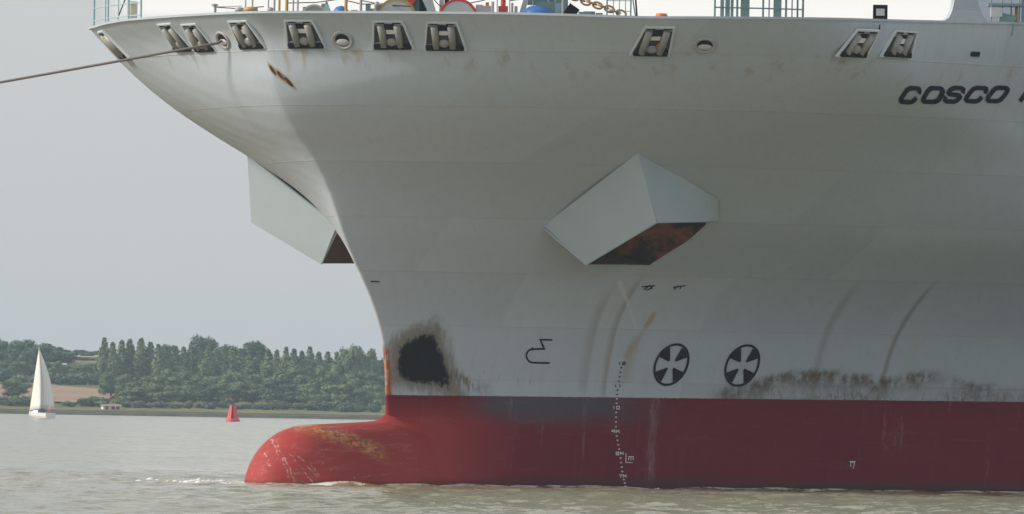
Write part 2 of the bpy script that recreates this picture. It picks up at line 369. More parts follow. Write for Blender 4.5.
def bulb_material():
    mt, nt, bs = material('bulb_antifouling')
    oc = nt.node('ShaderNodeTexCoord').outputs['Object']
    x, y, z = nt.xyz(oc)[:3]
    n1 = nt.noise(oc, .5, 5, .6); n3 = nt.noise(oc, 4., 5, .7)
    strk = nt.noise(nt.mapv(oc, (.5, 2.5, 5.), rot=(0, R(14), 0)), 1., 5, .65)
    red = nt.mix(n1, (.30, .034, .034, 1), (.42, .06, .053, 1))
    red = nt.mix(nt.m('MULTIPLY', nt.ss(strk, .5, .72), .4), red, (.48, .2, .17, 1))
    # rusty scrape along the port shoulder
    c = nt.m('ADD', 2.0, nt.m('MULTIPLY', nt.m('SUBTRACT', x, 4.), .27))
    rs = nt.m('MULTIPLY', nt.ss(nt.m('ABSOLUTE', nt.m('SUBTRACT', z, c)), .62, .12), nt.m('MULTIPLY', nt.ss(x, 1.6, 2.8), nt.ss(x, 6.6, 5.)))
    red = nt.mix(nt.m('MULTIPLY', nt.m('MULTIPLY', rs, nt.ss(nt.noise(nt.mapv(oc, (.9, 5., 7.), rot=(0, R(17), 0)), 1., 5, .7), .4, .51)), .95), red, nt.mix(nt.ss(n3, .42, .62), nt.mix(nt.ss(strk, .45, .6), (.6, .22, .06, 1), (.55, .36, .25, 1)), (.24, .10, .045, 1)))
    # pale scratches left by chain and fenders
    us = nt.m('SUBTRACT', nt.m('MULTIPLY', y, CA), nt.m('MULTIPLY', x, SA))
    for (ua, za, ub, zb) in ((-4.6, 1.75, -3.75, .1), (-4.4, 1.2, -4.0, .2), (-3.7, 1.3, -2.8, .3), (-5.2, 1.5, -4.8, .5), (-4.15, 1.45, -3.0, .1), (-3.2, .95, -2.5, .1), (-4.9, 2.0, -4.5, 1.2)):
        ln = math.hypot(ub-ua, zb-za); cx_, cz_ = (ub-ua)/ln, (zb-za)/ln
        al = nt.m('ADD', nt.m('MULTIPLY', nt.m('SUBTRACT', us, ua), cx_), nt.m('MULTIPLY', nt.m('SUBTRACT', z, za), cz_))
        ac = nt.m('ADD', nt.m('MULTIPLY', nt.m('SUBTRACT', us, ua), -cz_), nt.m('MULTIPLY', nt.m('SUBTRACT', z, za), cx_))
        ac = nt.m('ABSOLUTE', nt.m('ADD', ac, nt.m('MULTIPLY', nt.m('SUBTRACT', n3, .5), .4)))
        q = nt.m('MULTIPLY', nt.ss(ac, .045, .01), nt.m('MULTIPLY', nt.ss(al, 0., .1), nt.ss(al, ln, ln-.1)))
        red = nt.mix(nt.m('MULTIPLY', nt.m('MULTIPLY', q, nt.ss(strk, .42, .6)), .75), red, (.58, .42, .38, 1))
    dk_ = nt.m('MULTIPLY', nt.ss(nt.noise(nt.mapv(oc, (.9, 3., 5.), rot=(0, R(22), 0), loc=(3, 1, 7)), 1., 5, .7), .57, .68), nt.m('MULTIPLY', nt.ss(x, 1., 3.), nt.ss(z, .8, 1.6)))
    red = nt.mix(nt.m('MULTIPLY', dk_, .75), red, (.12, .09, .05, 1))
    fl = nt.m('MULTIPLY', nt.ss(nt.noise(nt.mapv(oc, (1, 1, 1.6)), 6., 4, .65), .64, .69), nt.ss(strk, .45, .6))
    red = nt.mix(nt.m('MULTIPLY', fl, .7), red, (.6, .5, .44, 1))
    red = nt.mix(nt.m('MULTIPLY', nt.ss(nt.m('ADD', z, nt.m('MULTIPLY', n3, .3)), .42, .2), .7), red, (.09, .03, .025, 1))
    nt.l.new(red, bs.inputs['Base Color'])
    bs.inputs['Roughness'].default_value = .65; bs.inputs['Specular IOR Level'].default_value = .2
    nt.l.new(nt.bump(nt.m('ADD', n1, nt.m('MULTIPLY', n3, .15)), .4, .05), bs.inputs['Normal'])
    return mt
M_bulb = bulb_material()
M_grey = simple('grey_fittings', (.36, .365, .36), .5, var=.12, scale=2.)
M_pale = simple('pale_grey_paint', (.5, .51, .5), .45, var=.1, scale=2.)
M_back = simple('painted_opening_shade', (.06, .062, .065), .7, var=.3)  # dark tone painted in for the shade behind the fairlead openings
M_frame = simple('silver_grey_frame_paint', (.6, .64, .66), .4, var=.12, scale=4)
M_white = simple('painted_daylight', (.78, .78, .76), .45, var=.05)  # white that stands for daylight in the fairlead openings
M_black = simple('black_letter_paint', (.014, .013, .028), .6, spec=.12)
M_dark = simple('dark_parts_and_shade', (.015, .015, .018), .8, var=.3, spec=.1)  # near black: painted shade of slots and holes, also plain dark gear
M_roller = simple('worn_roller_steel', (.28, .28, .26), .4, var=.25, scale=6)
M_rust = simple('rusty_steel', (.16, .06, .03), .8, var=.5, scale=2.2, bump=.3)
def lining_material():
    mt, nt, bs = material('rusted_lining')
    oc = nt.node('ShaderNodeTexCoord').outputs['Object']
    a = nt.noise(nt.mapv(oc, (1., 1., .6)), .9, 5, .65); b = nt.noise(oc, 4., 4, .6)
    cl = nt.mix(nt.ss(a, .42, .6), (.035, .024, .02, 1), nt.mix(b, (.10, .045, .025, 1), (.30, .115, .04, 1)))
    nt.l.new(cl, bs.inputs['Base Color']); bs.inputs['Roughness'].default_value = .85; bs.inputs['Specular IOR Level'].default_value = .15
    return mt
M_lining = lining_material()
M_rustd = simple('dark_rusty_steel', (.07, .035, .022), .85, var=.5, scale=2., bump=.3)
M_pocket = simple('pocket_paint', (.405, .475, .515), .5, var=.07, scale=.9, spec=.3)
M_rail = simple('pale_blue_railing_paint', (.36, .52, .56), .45)
M_raildk = simple('grey_green_railing_paint', (.16, .24, .27), .5)
M_teal = simple('grey_green_machinery_paint', (.2, .32, .32), .5, var=.2)
M_redp = simple('red_paint', (.55, .05, .04), .45)
M_orange = simple('orange_paint', (.6, .17, .05), .5)
M_yel = simple('ochre_paint', (.5, .3, .08), .5)
M_blue = simple('blue_tarpaulin', (.03, .15, .42), .5, var=.2, scale=4)
M_chain = simple('rusty_chain_steel', (.42, .24, .1), .55, var=.45, scale=6)
M_cream = simple('cream_paint', (.68, .62, .46), .5)
M_deck = simple('green_deck_paint', (.1, .16, .13), .7, var=.2)
M_rope = simple('brown_rope', (.17, .14, .13), .85, var=.3, scale=5)
M_markw = simple('white_draught_paint', (.7, .66, .64), .5)

# ================================================================== the container ship
def bulb_half(f, z):
    wd = np.interp(f, [-12, -6, -2, 1, 4.8], [1.6, 1.7, 1.95, 2.25, 2.35]); hg = np.interp(f, [-12, 0, 2, 4.8], [2.2, 2.86, 2.74, 2.62])+.5
    s_ = np.clip(np.abs(z+.5)/hg, 0, 1)**(1/.95)
    return wd*np.sqrt(np.clip(1-s_*s_, 0, 1))**.92*(np.abs(z+.5) < hg)
def half_faired(a, z):
    b = float(half(a, z)); f = float(stem(z))-a
    if z > 3.6 or f < -12: return b
    c = float(bulb_half(f, z))
    if c > 0: c += .06*min(1., a/.8)
    k = 1.1*min(1., a/1.6)*min(1., (3.6-z)/.7)
    if k < 1e-4: return b
    h = min(1., max(0., .5+.5*(b-c)/k))
    return c+(b-c)*h+k*h*(1-h) if c > 0 or b < k else b
ship = empty('cargo_ship', (0, 0, 0), SHIP_RZ)
tag(ship, 'huge grey cargo ship with red underside and rounded bulb at its bow', 'ship')

def col_grid():
    a = [0, .008, .02, .04, .07, .11, .16, .22, .3, .4, .52, .66, .82, 1.]
    while a[-1] < 34: a.append(a[-1]+min(.75, .2+.03*(a[-1])))
    while a[-1] < 95: a.append(a[-1]+4)
    return np.array(a)
A = col_grid(); NR = 120
def build_hull():
    mb = MB(); V = []; na = len(A)
    s = np.linspace(0, 1, NR)
    for side in (1, -1):
        for i in range(NR):
            z0 = -2+s[i]*22.3
            for a in A:
                f = float(stem(z0))-a
                z = -2+s[i]*(float(ztop(f))+2)
                f = float(stem(z))-a
                V.append((f, side*half_faired(a, z), z))
    Fc = []
    for sd_ in (0, 1):
        o = sd_*NR*na
        for i in range(NR-1):
            for j in range(na-1):
                q = (o+i*na+j, o+i*na+j+1, o+(i+1)*na+j+1, o+(i+1)*na+j)
                Fc.append(q if sd_ else q[::-1])
    # transom cut, well aft
    for i in range(NR-1):
        a0 = i*na+na-1; b0 = NR*na+a0
        Fc.append((a0, b0, b0+na, a0+na))
    mb.add(V, Fc)
    o = mb.build('hull', M_hull, ship, True)
    bm = bmesh.new(); bm.from_mesh(o.data)
    bmesh.ops.remove_doubles(bm, verts=[v for v in bm.verts if abs(v.co.y) < 1e-4], dist=.002)
    bmesh.ops.recalc_face_normals(bm, faces=bm.faces)
    bm.to_mesh(o.data); bm.free()
    return o
hull = build_hull()

def build_bulb():
    fs = [8.15]
    fs = list(np.concatenate([8.2-3.4*(1-np.cos(np.linspace(.02, PI/2, 18))), np.linspace(4.5, -12, 34)]))
    mb = MB(); V = []; n = 40
    for f in fs:
        k = 1. if f < 4.8 else math.sqrt(max(0, 1-((f-4.8)/3.4)**2))
        wd = np.interp(f, [-12, -6, -2, 1, 4.8], [1.6, 1.7, 1.95, 2.25, 2.35])*k
        top = np.interp(f, [-12, 0, 2, 4.8], [2.2, 2.86, 2.74, 2.62])
        zc = -.5; hgt = (top-zc)*k
        for j in range(n):
            t = -PI/2+2*PI*j/n
            c_, s_ = math.cos(t), math.sin(t)
            yy = wd*math.copysign(abs(c_)**.92, c_); z_ = zc+hgt*math.copysign(abs(s_)**.95, s_)
            if s_ > 0: z_ += .34*math.exp(-(yy/.34)**2)*(math.exp(-((f+.15)/.38)**2) if f > -.15 else 1.)
            V.append((f, yy, z_))
    m = len(fs); Fc = []
    for i in range(m-1):
        for j in range(n):
            j2 = (j+1) % n; Fc.append((i*n+j, i*n+j2, (i+1)*n+j2, (i+1)*n+j))
    Fc.append(tuple(range(n))[::-1])
    mb.add(V, Fc)
    return fix_normals(mb.build('bulbous_bow', M_bulb, ship, True))
build_bulb()

# bulwark capping, inner bulwark, forecastle deck
def edge_f(z, amax=60):
    a = np.concatenate([A[A < amax]])
    return a
def build_rim():
    a_l = [a for a in A if a < 80 and (a == 0 or a > .03)]
    pts = []
    for side in (-1, 1):
        seq = a_l[::-1] if side < 0 else a_l[1:]
        for a in seq:
            f = float(stem(20.35))-a; z = float(ztop(f)); f = float(stem(z))-a
            pts.append(Vector((f, side*float(half(a, z)), z)))
    mb = MB(); ring = []
    n = len(pts)
    nrm = []
    for i in range(n):
        t = (pts[min(i+1, n-1)]-pts[max(i-1, 0)]); t.z = 0; t.normalize()
        nrm.append(Vector((t.y, -t.x, 0)))
    # inboard direction
    for i in range(n):
        c = Vector((-12, 0, pts[i].z))-pts[i]
        if nrm[i].dot(c) < 0: nrm[i] = -nrm[i]
    V = []
    for p, q in zip(pts, nrm):
        o = p-q*.05; i_ = p+q*.22
        V += [o+Vector((0, 0, -.03)), o+Vector((0, 0, .07)), i_+Vector((0, 0, .07)), i_+Vector((0, 0, -.03))]
    Fc = []
    for i in range(n-1):
        for k in range(4):
            k2 = (k+1) % 4; Fc.append((i*4+k, i*4+k2, i*4+4+k2, i*4+4+k))
    fix_normals(MB().add(V, Fc).build('bulwark_rail', M_hull, ship))
    def deck_edge(p):
        a = float(stem(p.z))-p.x                      # same frame station, at deck level
        f = float(stem(19.0))-a-.3
        b = max(0, float(half(stem(19.0)-f, 19.0))-.35)
        return Vector((f, math.copysign(b, p.y), 19.0))
    V = []; Fc = []
    for p, q in zip(pts, nrm):
        i_ = p+q*.12; V += [i_+Vector((0, 0, -.03)), deck_edge(p)]
    Fc = [(2*i, 2*i+1, 2*i+3, 2*i+2) for i in range(n-1)]
    MB().add(V, Fc).build('inner_bulwark', M_pale, ship)
    V = []; 
    h = n//2
    ins = [deck_edge(p) for p in pts]
    V = ins; Fc = [(i, i+1, n-2-i, n-1-i) for i in range(h-1)]
    MB().add(V, Fc).build('forecastle_deck', M_deck, ship)
    return pts, nrm
RIM, RIMN = build_rim()

# knuckle weld below the bulwark openings
mb = MB()
for side in (1, -1):
    zs = []
    for a in [q for q in A if q < 45]:
        f = float(stem(18.78))-a; p, u, v, v2, n_ = frame(f, 18.78, side) if a > .05 else (hp(f, 18.78, side), Vector((0, side, 0)), Vector((.3, 0, 1)).normalized(), Vector((.3, 0, 1)).normalized(), Vector((1, 0, 0)))
        zs.append((p, v2, n_))
    V = []
    for p, v2, n_ in zs: V += [p-v2*.03, p+n_*.012-v2*.012, p+n_*.012+v2*.012, p+v2*.03]
    mb.add(V, [(4*i+k, 4*i+k+1, 4*i+5+k, 4*i+4+k) for i in range(len(zs)-1) for k in range(3)])
mb.build('weld_bead', M_hull, ship, True)

# roller fairleads
def fairlead(f, z, side, lean=0.):
    p, u, v, v2, n = frame(f, z, side)
    root = empty('roller_fairlead', p, parent=ship)
    ax = (u, v2, n)
    wt, wb = (.72, 1.0) if abs(lean) < .25 else (.66, .88)
    if f < -8: wt, wb = wt*1.22, wb*1.22
    def T(x, y, h): return u*(x+lean*y)+v2*y+n*h
    cosv = v2.z if abs(v2.z) > .3 else .3
    hh = .60/cosv
    # frame: flat trapezoid ring, proud of the shell, with an inner edge
    o_ = [(-wb, -hh), (wb, -hh), (wt, hh), (-wt, hh)]
    i_ = [(-wb+.11, -hh+.06), (wb-.11, -hh+.06), (wt-.08, hh-.08), (-wt+.08, hh-.08)]
    mb = MB()
    V = [T(x, y, .0) for x, y in o_]+[T(x*.985, y*.985, .12) for x, y in o_]+[T(x, y, .12) for x, y in i_]+[T(x, y, .02) for x, y in i_]
    Fc = []
    for k in range(4):
        k2 = (k+1) % 4
        for r_ in (0, 4, 8): Fc.append((r_+k, r_+k2, r_+4+k2, r_+4+k))
    mb.add(V, Fc); fix_normals(mb.build('frame', M_frame, root))
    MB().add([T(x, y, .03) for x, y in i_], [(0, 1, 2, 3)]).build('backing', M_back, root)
    for k in (-1, 1):
        b = MB().tube([T(k*.38, -hh+.16, .1), T(k*.38, hh-.26, .1)], .16, 10); b.build('roller', M_roller, root, True)
        MB().box(T(k*.36, hh-.12, .06), (.34, .07, .1), ax=ax).build('slot_shade', M_dark, root)  # dark bars painted as the shade in the head slots
    MB().box(T(0, -hh+.15, .1), (2*wb-.3, .22, .16), ax=ax).build('bottom_roller', M_dark, root)
    MB().add([T(x, y, .045) for x, y in ((-.26, -.05), (.26, -.05), (.24, hh-.2), (-.24, hh-.2))], [(0, 1, 2, 3)]).build('opening_shade', M_dark, root)  # dark sheet painted as the shade seen through the opening
    MB().add([T(x, y, .03) for x, y in ((-wt+.05, hh-.3), (wt-.05, hh-.3), (wt-.08, hh-.08), (-wt+.08, hh-.08))], [(0, 1, 2, 3)]).build('head_plate', M_grey, root).location = n*.006
    MB().add([T(x, y, .055) for x, y in ((-.2, .02), (.2, .02), (.2, .24), (-.2, .24))], [(0, 1, 2, 3)]).build('daylight_patch', M_white, root)  # white sheet painted as daylight showing between the rollers
    MB().lathe(T(0, -hh+.36, .08), [(.27, 0), (.25, .06), (.18, .1), (0.01, .12)], 12, ax=ax, sc=(1, .8)).build('guide_block', M_roller, root, True)
    return root
for f, z, s, ln in ((7.83, 19.52, 1, 0), (6.58, 19.48, 1, .05), (5.66, 19.44, 1, .08), (.94, 19.31, 1, .3), (-6.53, 19.41, 1, .42), (-9.22, 19.46, 1, .42),
                (8.01, 19.52, -1, .1), (6.89, 19.48, -1, .15), (6.17, 19.54, -1, .2), (1.83, 19.47, -1, .3)):
    fairlead(f, z, s, ln)

# round chocks
def chock(f, z, side):
    p, u, v, v2, n = frame(f, z, side)
    root = empty('mooring_chock', p, parent=ship); ax = (u, v2, n)
    MB().lathe((0, 0, 0), [(.52, -.03), (.53, .03), (.49, .08), (.44, .09), (.38, .06), (.34, .03), (.33, .02)], 28, ax=ax, sc=(1, .86)).build('chock_ring', M_grey, root, True)
    MB().lathe((0, 0, 0), [(.35, .03), (.005, .028)], 24, ax=ax, sc=(1, .86)).build('chock_throat_shade', M_dark, root)  # flat black disc painted as the shade down the throat
    MB().lathe(n*.03-v2*.09, [(.31, 0), (.3, .03), (.2, .05), (.005, .06)], 16, ax=ax, sc=(1, .5)).build('chock_sunlit_patch', M_pale, root, True)  # pale bump, painted stand-in for the sunlit inner side of the throat
for f, z, s in ((7.18, 19.22, 1), (-.6, 19.14, 1), (7.38, 19.29, -1)): chock(f, z, s)

# near-black block near the name, painted shade of a small drain opening
p, u, v, v2, n = frame(-14.5, 19.23, 1)
MB().box(p+n*.03, (.55, .2, .08), ax=(u, v2, n)).build('scupper_shade', M_dark, ship)

# anchor pockets
def anchor_pocket(side):
    def S_(f, p, z): return Vector((f, side*p, z))
    root = empty('anchor_pocket', (0, 0, 0), parent=ship)
    T = S_(-3.22, 11.64, 14.63); P = S_(-4.03, 12.09, 11.65); BL = S_(-4.18, 7.89, 9.8); LH = S_(-3.2, 6.14, 11.41)
    RR = S_(-8.2, 11.95, 12.78); R2 = S_(-9.0, 11.25, 11.82)
    B1 = S_(-8.9, 9.85, 10.98); B2 = S_(-8.4, 8.0, 9.91)
    def plate(name, a, b, c, d, mt_, n=8):             # a ruled plate between two edges, with its own thickness
        V = [a.lerp(b, j/n).lerp(d.lerp(c, j/n), i/n) for i in range(n+1) for j in range(n+1)]
        Fc = [(i*(n+1)+j, i*(n+1)+j+1, (i+1)*(n+1)+j+1, (i+1)*(n+1)+j) for i in range(n) for j in range(n)]
        o = MB().add(V, Fc).build(name, mt_, root)
        so = o.modifiers.new('thick', 'SOLIDIFY'); so.thickness = .09; so.offset = 0
    plate('front_plate', T, LH-Vector((.1, side*.1, 0)), BL, P, M_pocket)
    plate('side_plate', T, P, R2, RR, M_pocket)
    MB().tube([LH, BL, P, R2], .05, 8).build('edge_bar', M_pocket, root, True)
    MB().tube([T, P], .035, 8).build('corner_weld', M_pocket, root, True)
    # rust inside the pocket, on the shell that the two plates shut in
    V = []; nz_, nf_ = 18, 14
    for i in range(nz_+1):
        z = 9.9+4.0*i/nz_
        f0 = np.interp(z, [9.9, 11.4, 13.9], [-6.3, -3.7, -3.8]); f1 = np.interp(z, [9.9, 10.98, 11.8, 12.7, 13.9], [-8.42, -8.9, -8.9, -7.6, -4.2])
        V += [on_hull(float(f0+(f1-f0)*j/nf_), z, side, .05) for j in range(nf_+1)]
    Fc = [(i*(nf_+1)+j, i*(nf_+1)+j+1, (i+1)*(nf_+1)+j+1, (i+1)*(nf_+1)+j) for i in range(nz_) for j in range(nf_)]
    MB().add(V, Fc).build('pocket_lining', M_lining, root, True)
    o = MB().add([LH+Vector((-.2, 0, 0)), BL+Vector((-.05, 0, .02)), B2-Vector((0, side*.25, 0))], [(0, 1, 2)]).build('inboard_plate', M_rustd, root)
    so = o.modifiers.new('thick', 'SOLIDIFY'); so.thickness = .06; so.offset = 0
for s in (1, -1): anchor_pocket(s)

# ---------------------------------------------------------------- paint marks on the port side
def rrect(w_, h_, r_, n=4):
    P = []
    for cx, cy, a0 in ((w_-r_, h_-r_, 0), (r_, h_-r_, 90), (r_, r_, 180), (w_-r_, r_, 270)):
        for k in range(n+1):
            t = R(a0+90*k/n); P.append((cx+r_*math.cos(t), cy+r_*math.sin(t)))
    return P
lw, lh, sl = .66, .58, .72
O_ = rrect(lw, lh, .17); O_ = O_+[O_[0]]
C_ = [(lw, lh*.64), (lw, lh-.15)]+[(lw-.15+.15*math.cos(R(t)), lh-.15+.15*math.sin(R(t))) for t in (30, 60, 90)]+rrect(lw, lh, .17)[5:15]+[(lw-.15+.15*math.cos(R(t)), .15+.15*math.sin(R(t))) for t in (-90, -60, -30)]+[(lw, .16), (lw, lh*.36)]
S1 = [(lw, lh*.66), (lw, lh-.14), (lw-.05, lh-.04), (lw-.15, lh), (.17, lh), (.05, lh-.05), (0, lh-.15), (.0, lh*.62), (.06, lh*.54), (.16, lh*.5), (lw-.16, lh*.5), (lw-.06, lh*.46), (lw, lh*.38), (lw, .15), (lw-.05, .04), (lw-.16, 0), (.15, 0), (.05, .05), (0, .14), (0, lh*.34)]
P_ = [(0, 0), (0, lh), (lw-.16, lh), (lw-.03, lh-.06), (lw, lh-.17), (lw-.03, lh*.5), (lw-.16, lh*.43), (0, lh*.43)]
for k, L_ in enumerate((C_, O_, S1, C_, O_, P_)):
    x0 = 22.02+k*.965+(.6 if k == 5 else 0)            # metres across from the stem foot
    f_ = -13.
    for _ in range(12):
        q = hp(f_, 17.0); f_ += (q.y*CA-q.x*SA-x0)/1.0
    mark(f_, 17.06+k*.055, [[(x+sl*y, y) for x, y in L_]], .19, 'name_letter', M_black, ship, off=.03)

def thruster_sign(f, z):
    root = empty('thruster_sign', hp(f, z), parent=ship)
    inv = Matrix.Translation(-hp(f, z))
    rx, ry, sh = .72, .9, .24
    def E(t, k): return (rx*k*math.cos(t)+sh*ry*k*math.sin(t), ry*k*math.sin(t))
    o = mark(f, z, [[E(2*PI*i/36, 1.) for i in range(37)]], .10, 'ring', M_black, root, off=.03); o.location = -hp(f, z)
    for c_ in (45, 135, 225, 315):
        poly = [E(R(c_-11), .26)]+[E(R(c_+t), .93) for t in (-22, -11, 0, 11, 22)]+[E(R(c_+11), .26)]
        o = mark(f, z, [{'poly': poly}], .1, 'blade', M_black, root, off=.03); o.location = -hp(f, z)
thruster_sign(-11.59, 5.53); thruster_sign(-14.73, 5.55)
# bulb sign
arc = [(-.28+.3*math.cos(R(t)), -.32+.3*math.sin(R(t))) for t in range(90, 271, 15)]
mark(-5.85, 6.12, [[(.55, .40), (.02, .40), (.20, .0), (-.28, -.02)]+arc+[(.45, -.62)]], .075, 'bulb_sign', M_black, ship, off=.03)
# push-point marks
mark(-9.15, 8.91, [[(-.3, .02), (.3, .08)], [(-.22, -.12), (.05, .1)], [(0, -.1), (.22, .1)], [(-.1, -.12), (.18, -.02)]], .045, 'push_mark', M_black, ship)
mark(-10.36, 8.94, [[(-.25, .0), (.32, .08)], [(-.2, -.1), (.0, .08)], [(.05, -.08), (.12, .06)]], .045, 'push_mark', M_black, ship)
mark(1.30, 8.93, [[(-.1, 0), (.3, -.01)]], .05, 'stem_mark', M_black, ship)
# draught marks
DG = {'0': [[(0, 0), (1, 0), (1, 2), (0, 2), (0, 0)]], '1': [[(.5, 0), (.5, 2)]], '2': [[(0, 2), (1, 2), (1, 1), (0, 1), (0, 0), (1, 0)]],
      '3': [[(0, 2), (1, 2), (1, 0), (0, 0)], [(0, 1), (1, 1)]], '9': [[(1, 0), (1, 2), (0, 2), (0, 1), (1, 1)]], '8': [[(0, 0), (1, 0), (1, 2), (0, 2), (0, 0)], [(0, 1), (1, 1)]],
      '7': [[(0, 2), (1, 2), (.4, 0)]], 'M': [[(0, 0), (0, 2), (.5, 1), (1, 2), (1, 0)]]}
dk = np.array([[5.55, -9.45], [4.55, -9.50], [3.58, -9.56], [2.52, -9.62], [1.55, -9.86], [.55, -10.05], [-.2, -10.3]])
dm = empty('draught_marks', hp(-9.5, 4.5), parent=ship)
for k, (txt) in enumerate(('12', '11', '10', '9M', '8M', '7M')):
    z, f = dk[k]
    mt_ = M_black if z > 4 else M_markw
    for j, ch in enumerate(txt):
        st = [[(-.17+j*.19+q[0]*.12, -.06+q[1]*.06) for q in ln] for ln in DG[ch]]
        o = mark(f, z, st, .036, 'draught_figure', mt_, dm); o.location = -hp(-9.5, 4.5)
    z2, f2 = dk[min(k+1, 6)]
    for j in range(1, 5 if k < 5 else 4):
        t = j/5
        zz_ = z+(z2-z)*t
        o = mark(f+(f2-f)*t, zz_, [[(-.04, 0), (.04, 0)]], .06, 'draught_tick', M_black if zz_ > 3.98 else M_markw, dm); o.location = -hp(-9.5, 4.5)
mark(-10.2, 1.30, [[(-.06, .26), (-.06, -.14), (.24, -.14)], [(.06, -.04), (.06, .12), (.16, .12), (.16, -.04)], [(.16, .12), (.26, .12), (.26, -.04)]], .035, 'depth_sign', M_markw, ship)
mark(-20.62, 1.23, [[(-.09, -.12), (-.09, .08), (.08, .08), (.07, .0), (.03, -.2)], [(-.14, .12), (.12, .12)]], .035, 'depth_sign', M_markw, ship)

# ---------------------------------------------------------------- gear on the forecastle
def dk_pt(px, inb):
    """deck position seen px metres to the right of the stem foot, inb metres inboard of the rail along the line of sight"""
    def app(q): return 5.53+(q.y*CA-q.x*SA-5.53)*450/(450-q.x*CA-q.y*SA)      # metres across, scaled to the stem's distance
    best = None
    for i in range(len(RIM)-1):
        a, b = RIM[i], RIM[i+1]
        xa, xb = app(a), app(b)
        if (xa-px)*(xb-px) <= 0 and abs(xa-xb) > 1e-9:
            t = (px-xa)/(xb-xa); q = a+(b-a)*t
            dep = -q.x*CA-q.y*SA
            if best is None or dep < best[0]: best = (dep, q)
    q = best[1]
    return Vector((q.x-CA*inb, q.y-SA*inb, 19.0))
def xm(pix): return (pix-392.5)/22.8
AXW = (Vector((-SA, CA, 0)), Vector((-CA, -SA, 0)), Vector((0, 0, 1)))      # across the view, along it, up
ZR = 20.4
# railed lookout platform at the starboard shoulder
pr = empty('lookout_railing', (0, 0, 0), parent=ship)
for pix, rr, tp in ((93.5, .055, 22.5), (105, .035, 22.5), (107.5, .05, 22.5), (118, .03, 22.5), (128, .07, 22.5), (140.5, .05, 22.5)):
    p = dk_pt(max(xm(pix), -13.2), .6); MB().tube([(p.x, p.y, 20.25), (p.x, p.y, tp)], rr, 6).build('stanchion', M_rail, pr)
for zr in (20.55, 21.1, 21.85):
    P_l = [dk_pt(max(xm(x_), -13.2), .62)+Vector((0, 0, zr-19)) for x_ in (93.5, 105, 118, 130, 141)]
    MB().tube(P_l, .028, 6).build('rail', M_rail, pr)
p = dk_pt(xm(133), 1.2); MB().box(p+Vector((0, 0, 1.75)), (.3, .4, .9), ax=AXW).build('vent_post', M_cream, pr)
p = dk_pt(xm(117), .9); q = dk_pt(xm(126), .9); MB().tube([p+Vector((0, 0, 1.5)), q+Vector((0, 0, 2.5))], .03, 6).build('brace', M_dark, pr)

def posts(name, lst, inb=2.5):
    for pix, rad, top, mt_ in lst:
        p = dk_pt(xm(pix), inb); MB().tube([p, (p.x, p.y, top)], rad, 8).build(name, mt_, ship)
posts('deck_post', ((213.5, .06, 20.85, M_grey), (244, .03, 23, M_grey), (251, .035, 23, M_grey), (267, .03, 23, M_grey), (273, .045, 23, M_grey), (278, .05, 23, M_yel),
                    (285.5, .07, 23, M_yel), (292, .035, 23, M_grey), (296.5, .04, 23, M_grey), (345, .07, 22.6, M_yel), (360, .06, 21.2, M_grey),
                    (492.5, .06, 20.95, M_grey), (497, .025, 22.5, M_grey), (509.5, .025, 22.6, M_grey), (512, .06, 20.9, M_grey), (563, .05, 22.5, M_grey)))
p = dk_pt(xm(213), 2.5); MB().lathe(p+Vector((0, 0, 1.83)), [(.01, .1), (.14, .08), (.14, 0), (.01, -.02)], 12).build('post_cap', M_grey, ship)
MB().tube([dk_pt(xm(213), 2.5)+Vector((0, 0, 1.8)), dk_pt(xm(240), 2.5)+Vector((0, 0, 1.78))], .025, 6).build('grab_rail', M_grey, ship)
p = dk_pt(xm(226), 3); MB().lathe(p, [(.22, 0), (.22, 1.45), (.15, 1.55), (.01, 1.58)], 12).build('mushroom_vent', M_orange, ship, True)
for pix, rr, top, mt_ in ((238, .22, 1.75, M_grey), (249, .34, 1.75, M_yel), (269, .16, 1.72, M_grey), (376, .12, 1.95, M_grey)):
    p = dk_pt(xm(pix), 2.6); MB().lathe(p, [(rr*.7, 0), (rr*.7, top-.25), (rr, top-.22), (rr*.9, top-.05), (.01, top)], 14).build('mushroom_vent', mt_, ship, True)

def winch(pix, inb, rad, top, width, rim_m, drum_m):
    p = dk_pt(xm(pix), inb); c = Vector((p.x, p.y, top-rad))
    root = empty('mooring_winch', c, parent=ship)
    ax = (AXW[0], AXW[2], AXW[1])
    for k in (-1, 1):
        MB().lathe(AXW[1]*(k*width/2), [(rad*.86, -.03), (rad, -.03), (rad, .03), (rad*.86, .03), (rad*.86, -.03)], 32, ax=ax).build('flange_rim', rim_m, root)
        MB().lathe(AXW[1]*(k*width/2), [(.01, -.02), (rad*.86, -.02), (rad*.86, .02), (.01, .02)], 32, ax=ax).build('flange', drum_m, root)
    MB().lathe((0, 0, 0), [(rad*.6, -width/2), (rad*.6, width/2)], 24, ax=ax).build('drum', M_rope, root, True)
    MB().box(Vector((0, 0, (19-c.z)/2)), (rad*.6, width*1.2, c.z-19.0), ax=AXW).build('pedestal', M_teal, root)
winch(313, 3.5, .62, 20.85, .8, M_cream, M_grey)
winch(383, 3.2, .5, 20.9, .6, M_cream, M_grey)
winch(396, 3.5, .85, 21.12, 1.0, M_yel, M_pale)
winch(458, 3., .85, 21.08, .9, M_redp, M_pale)
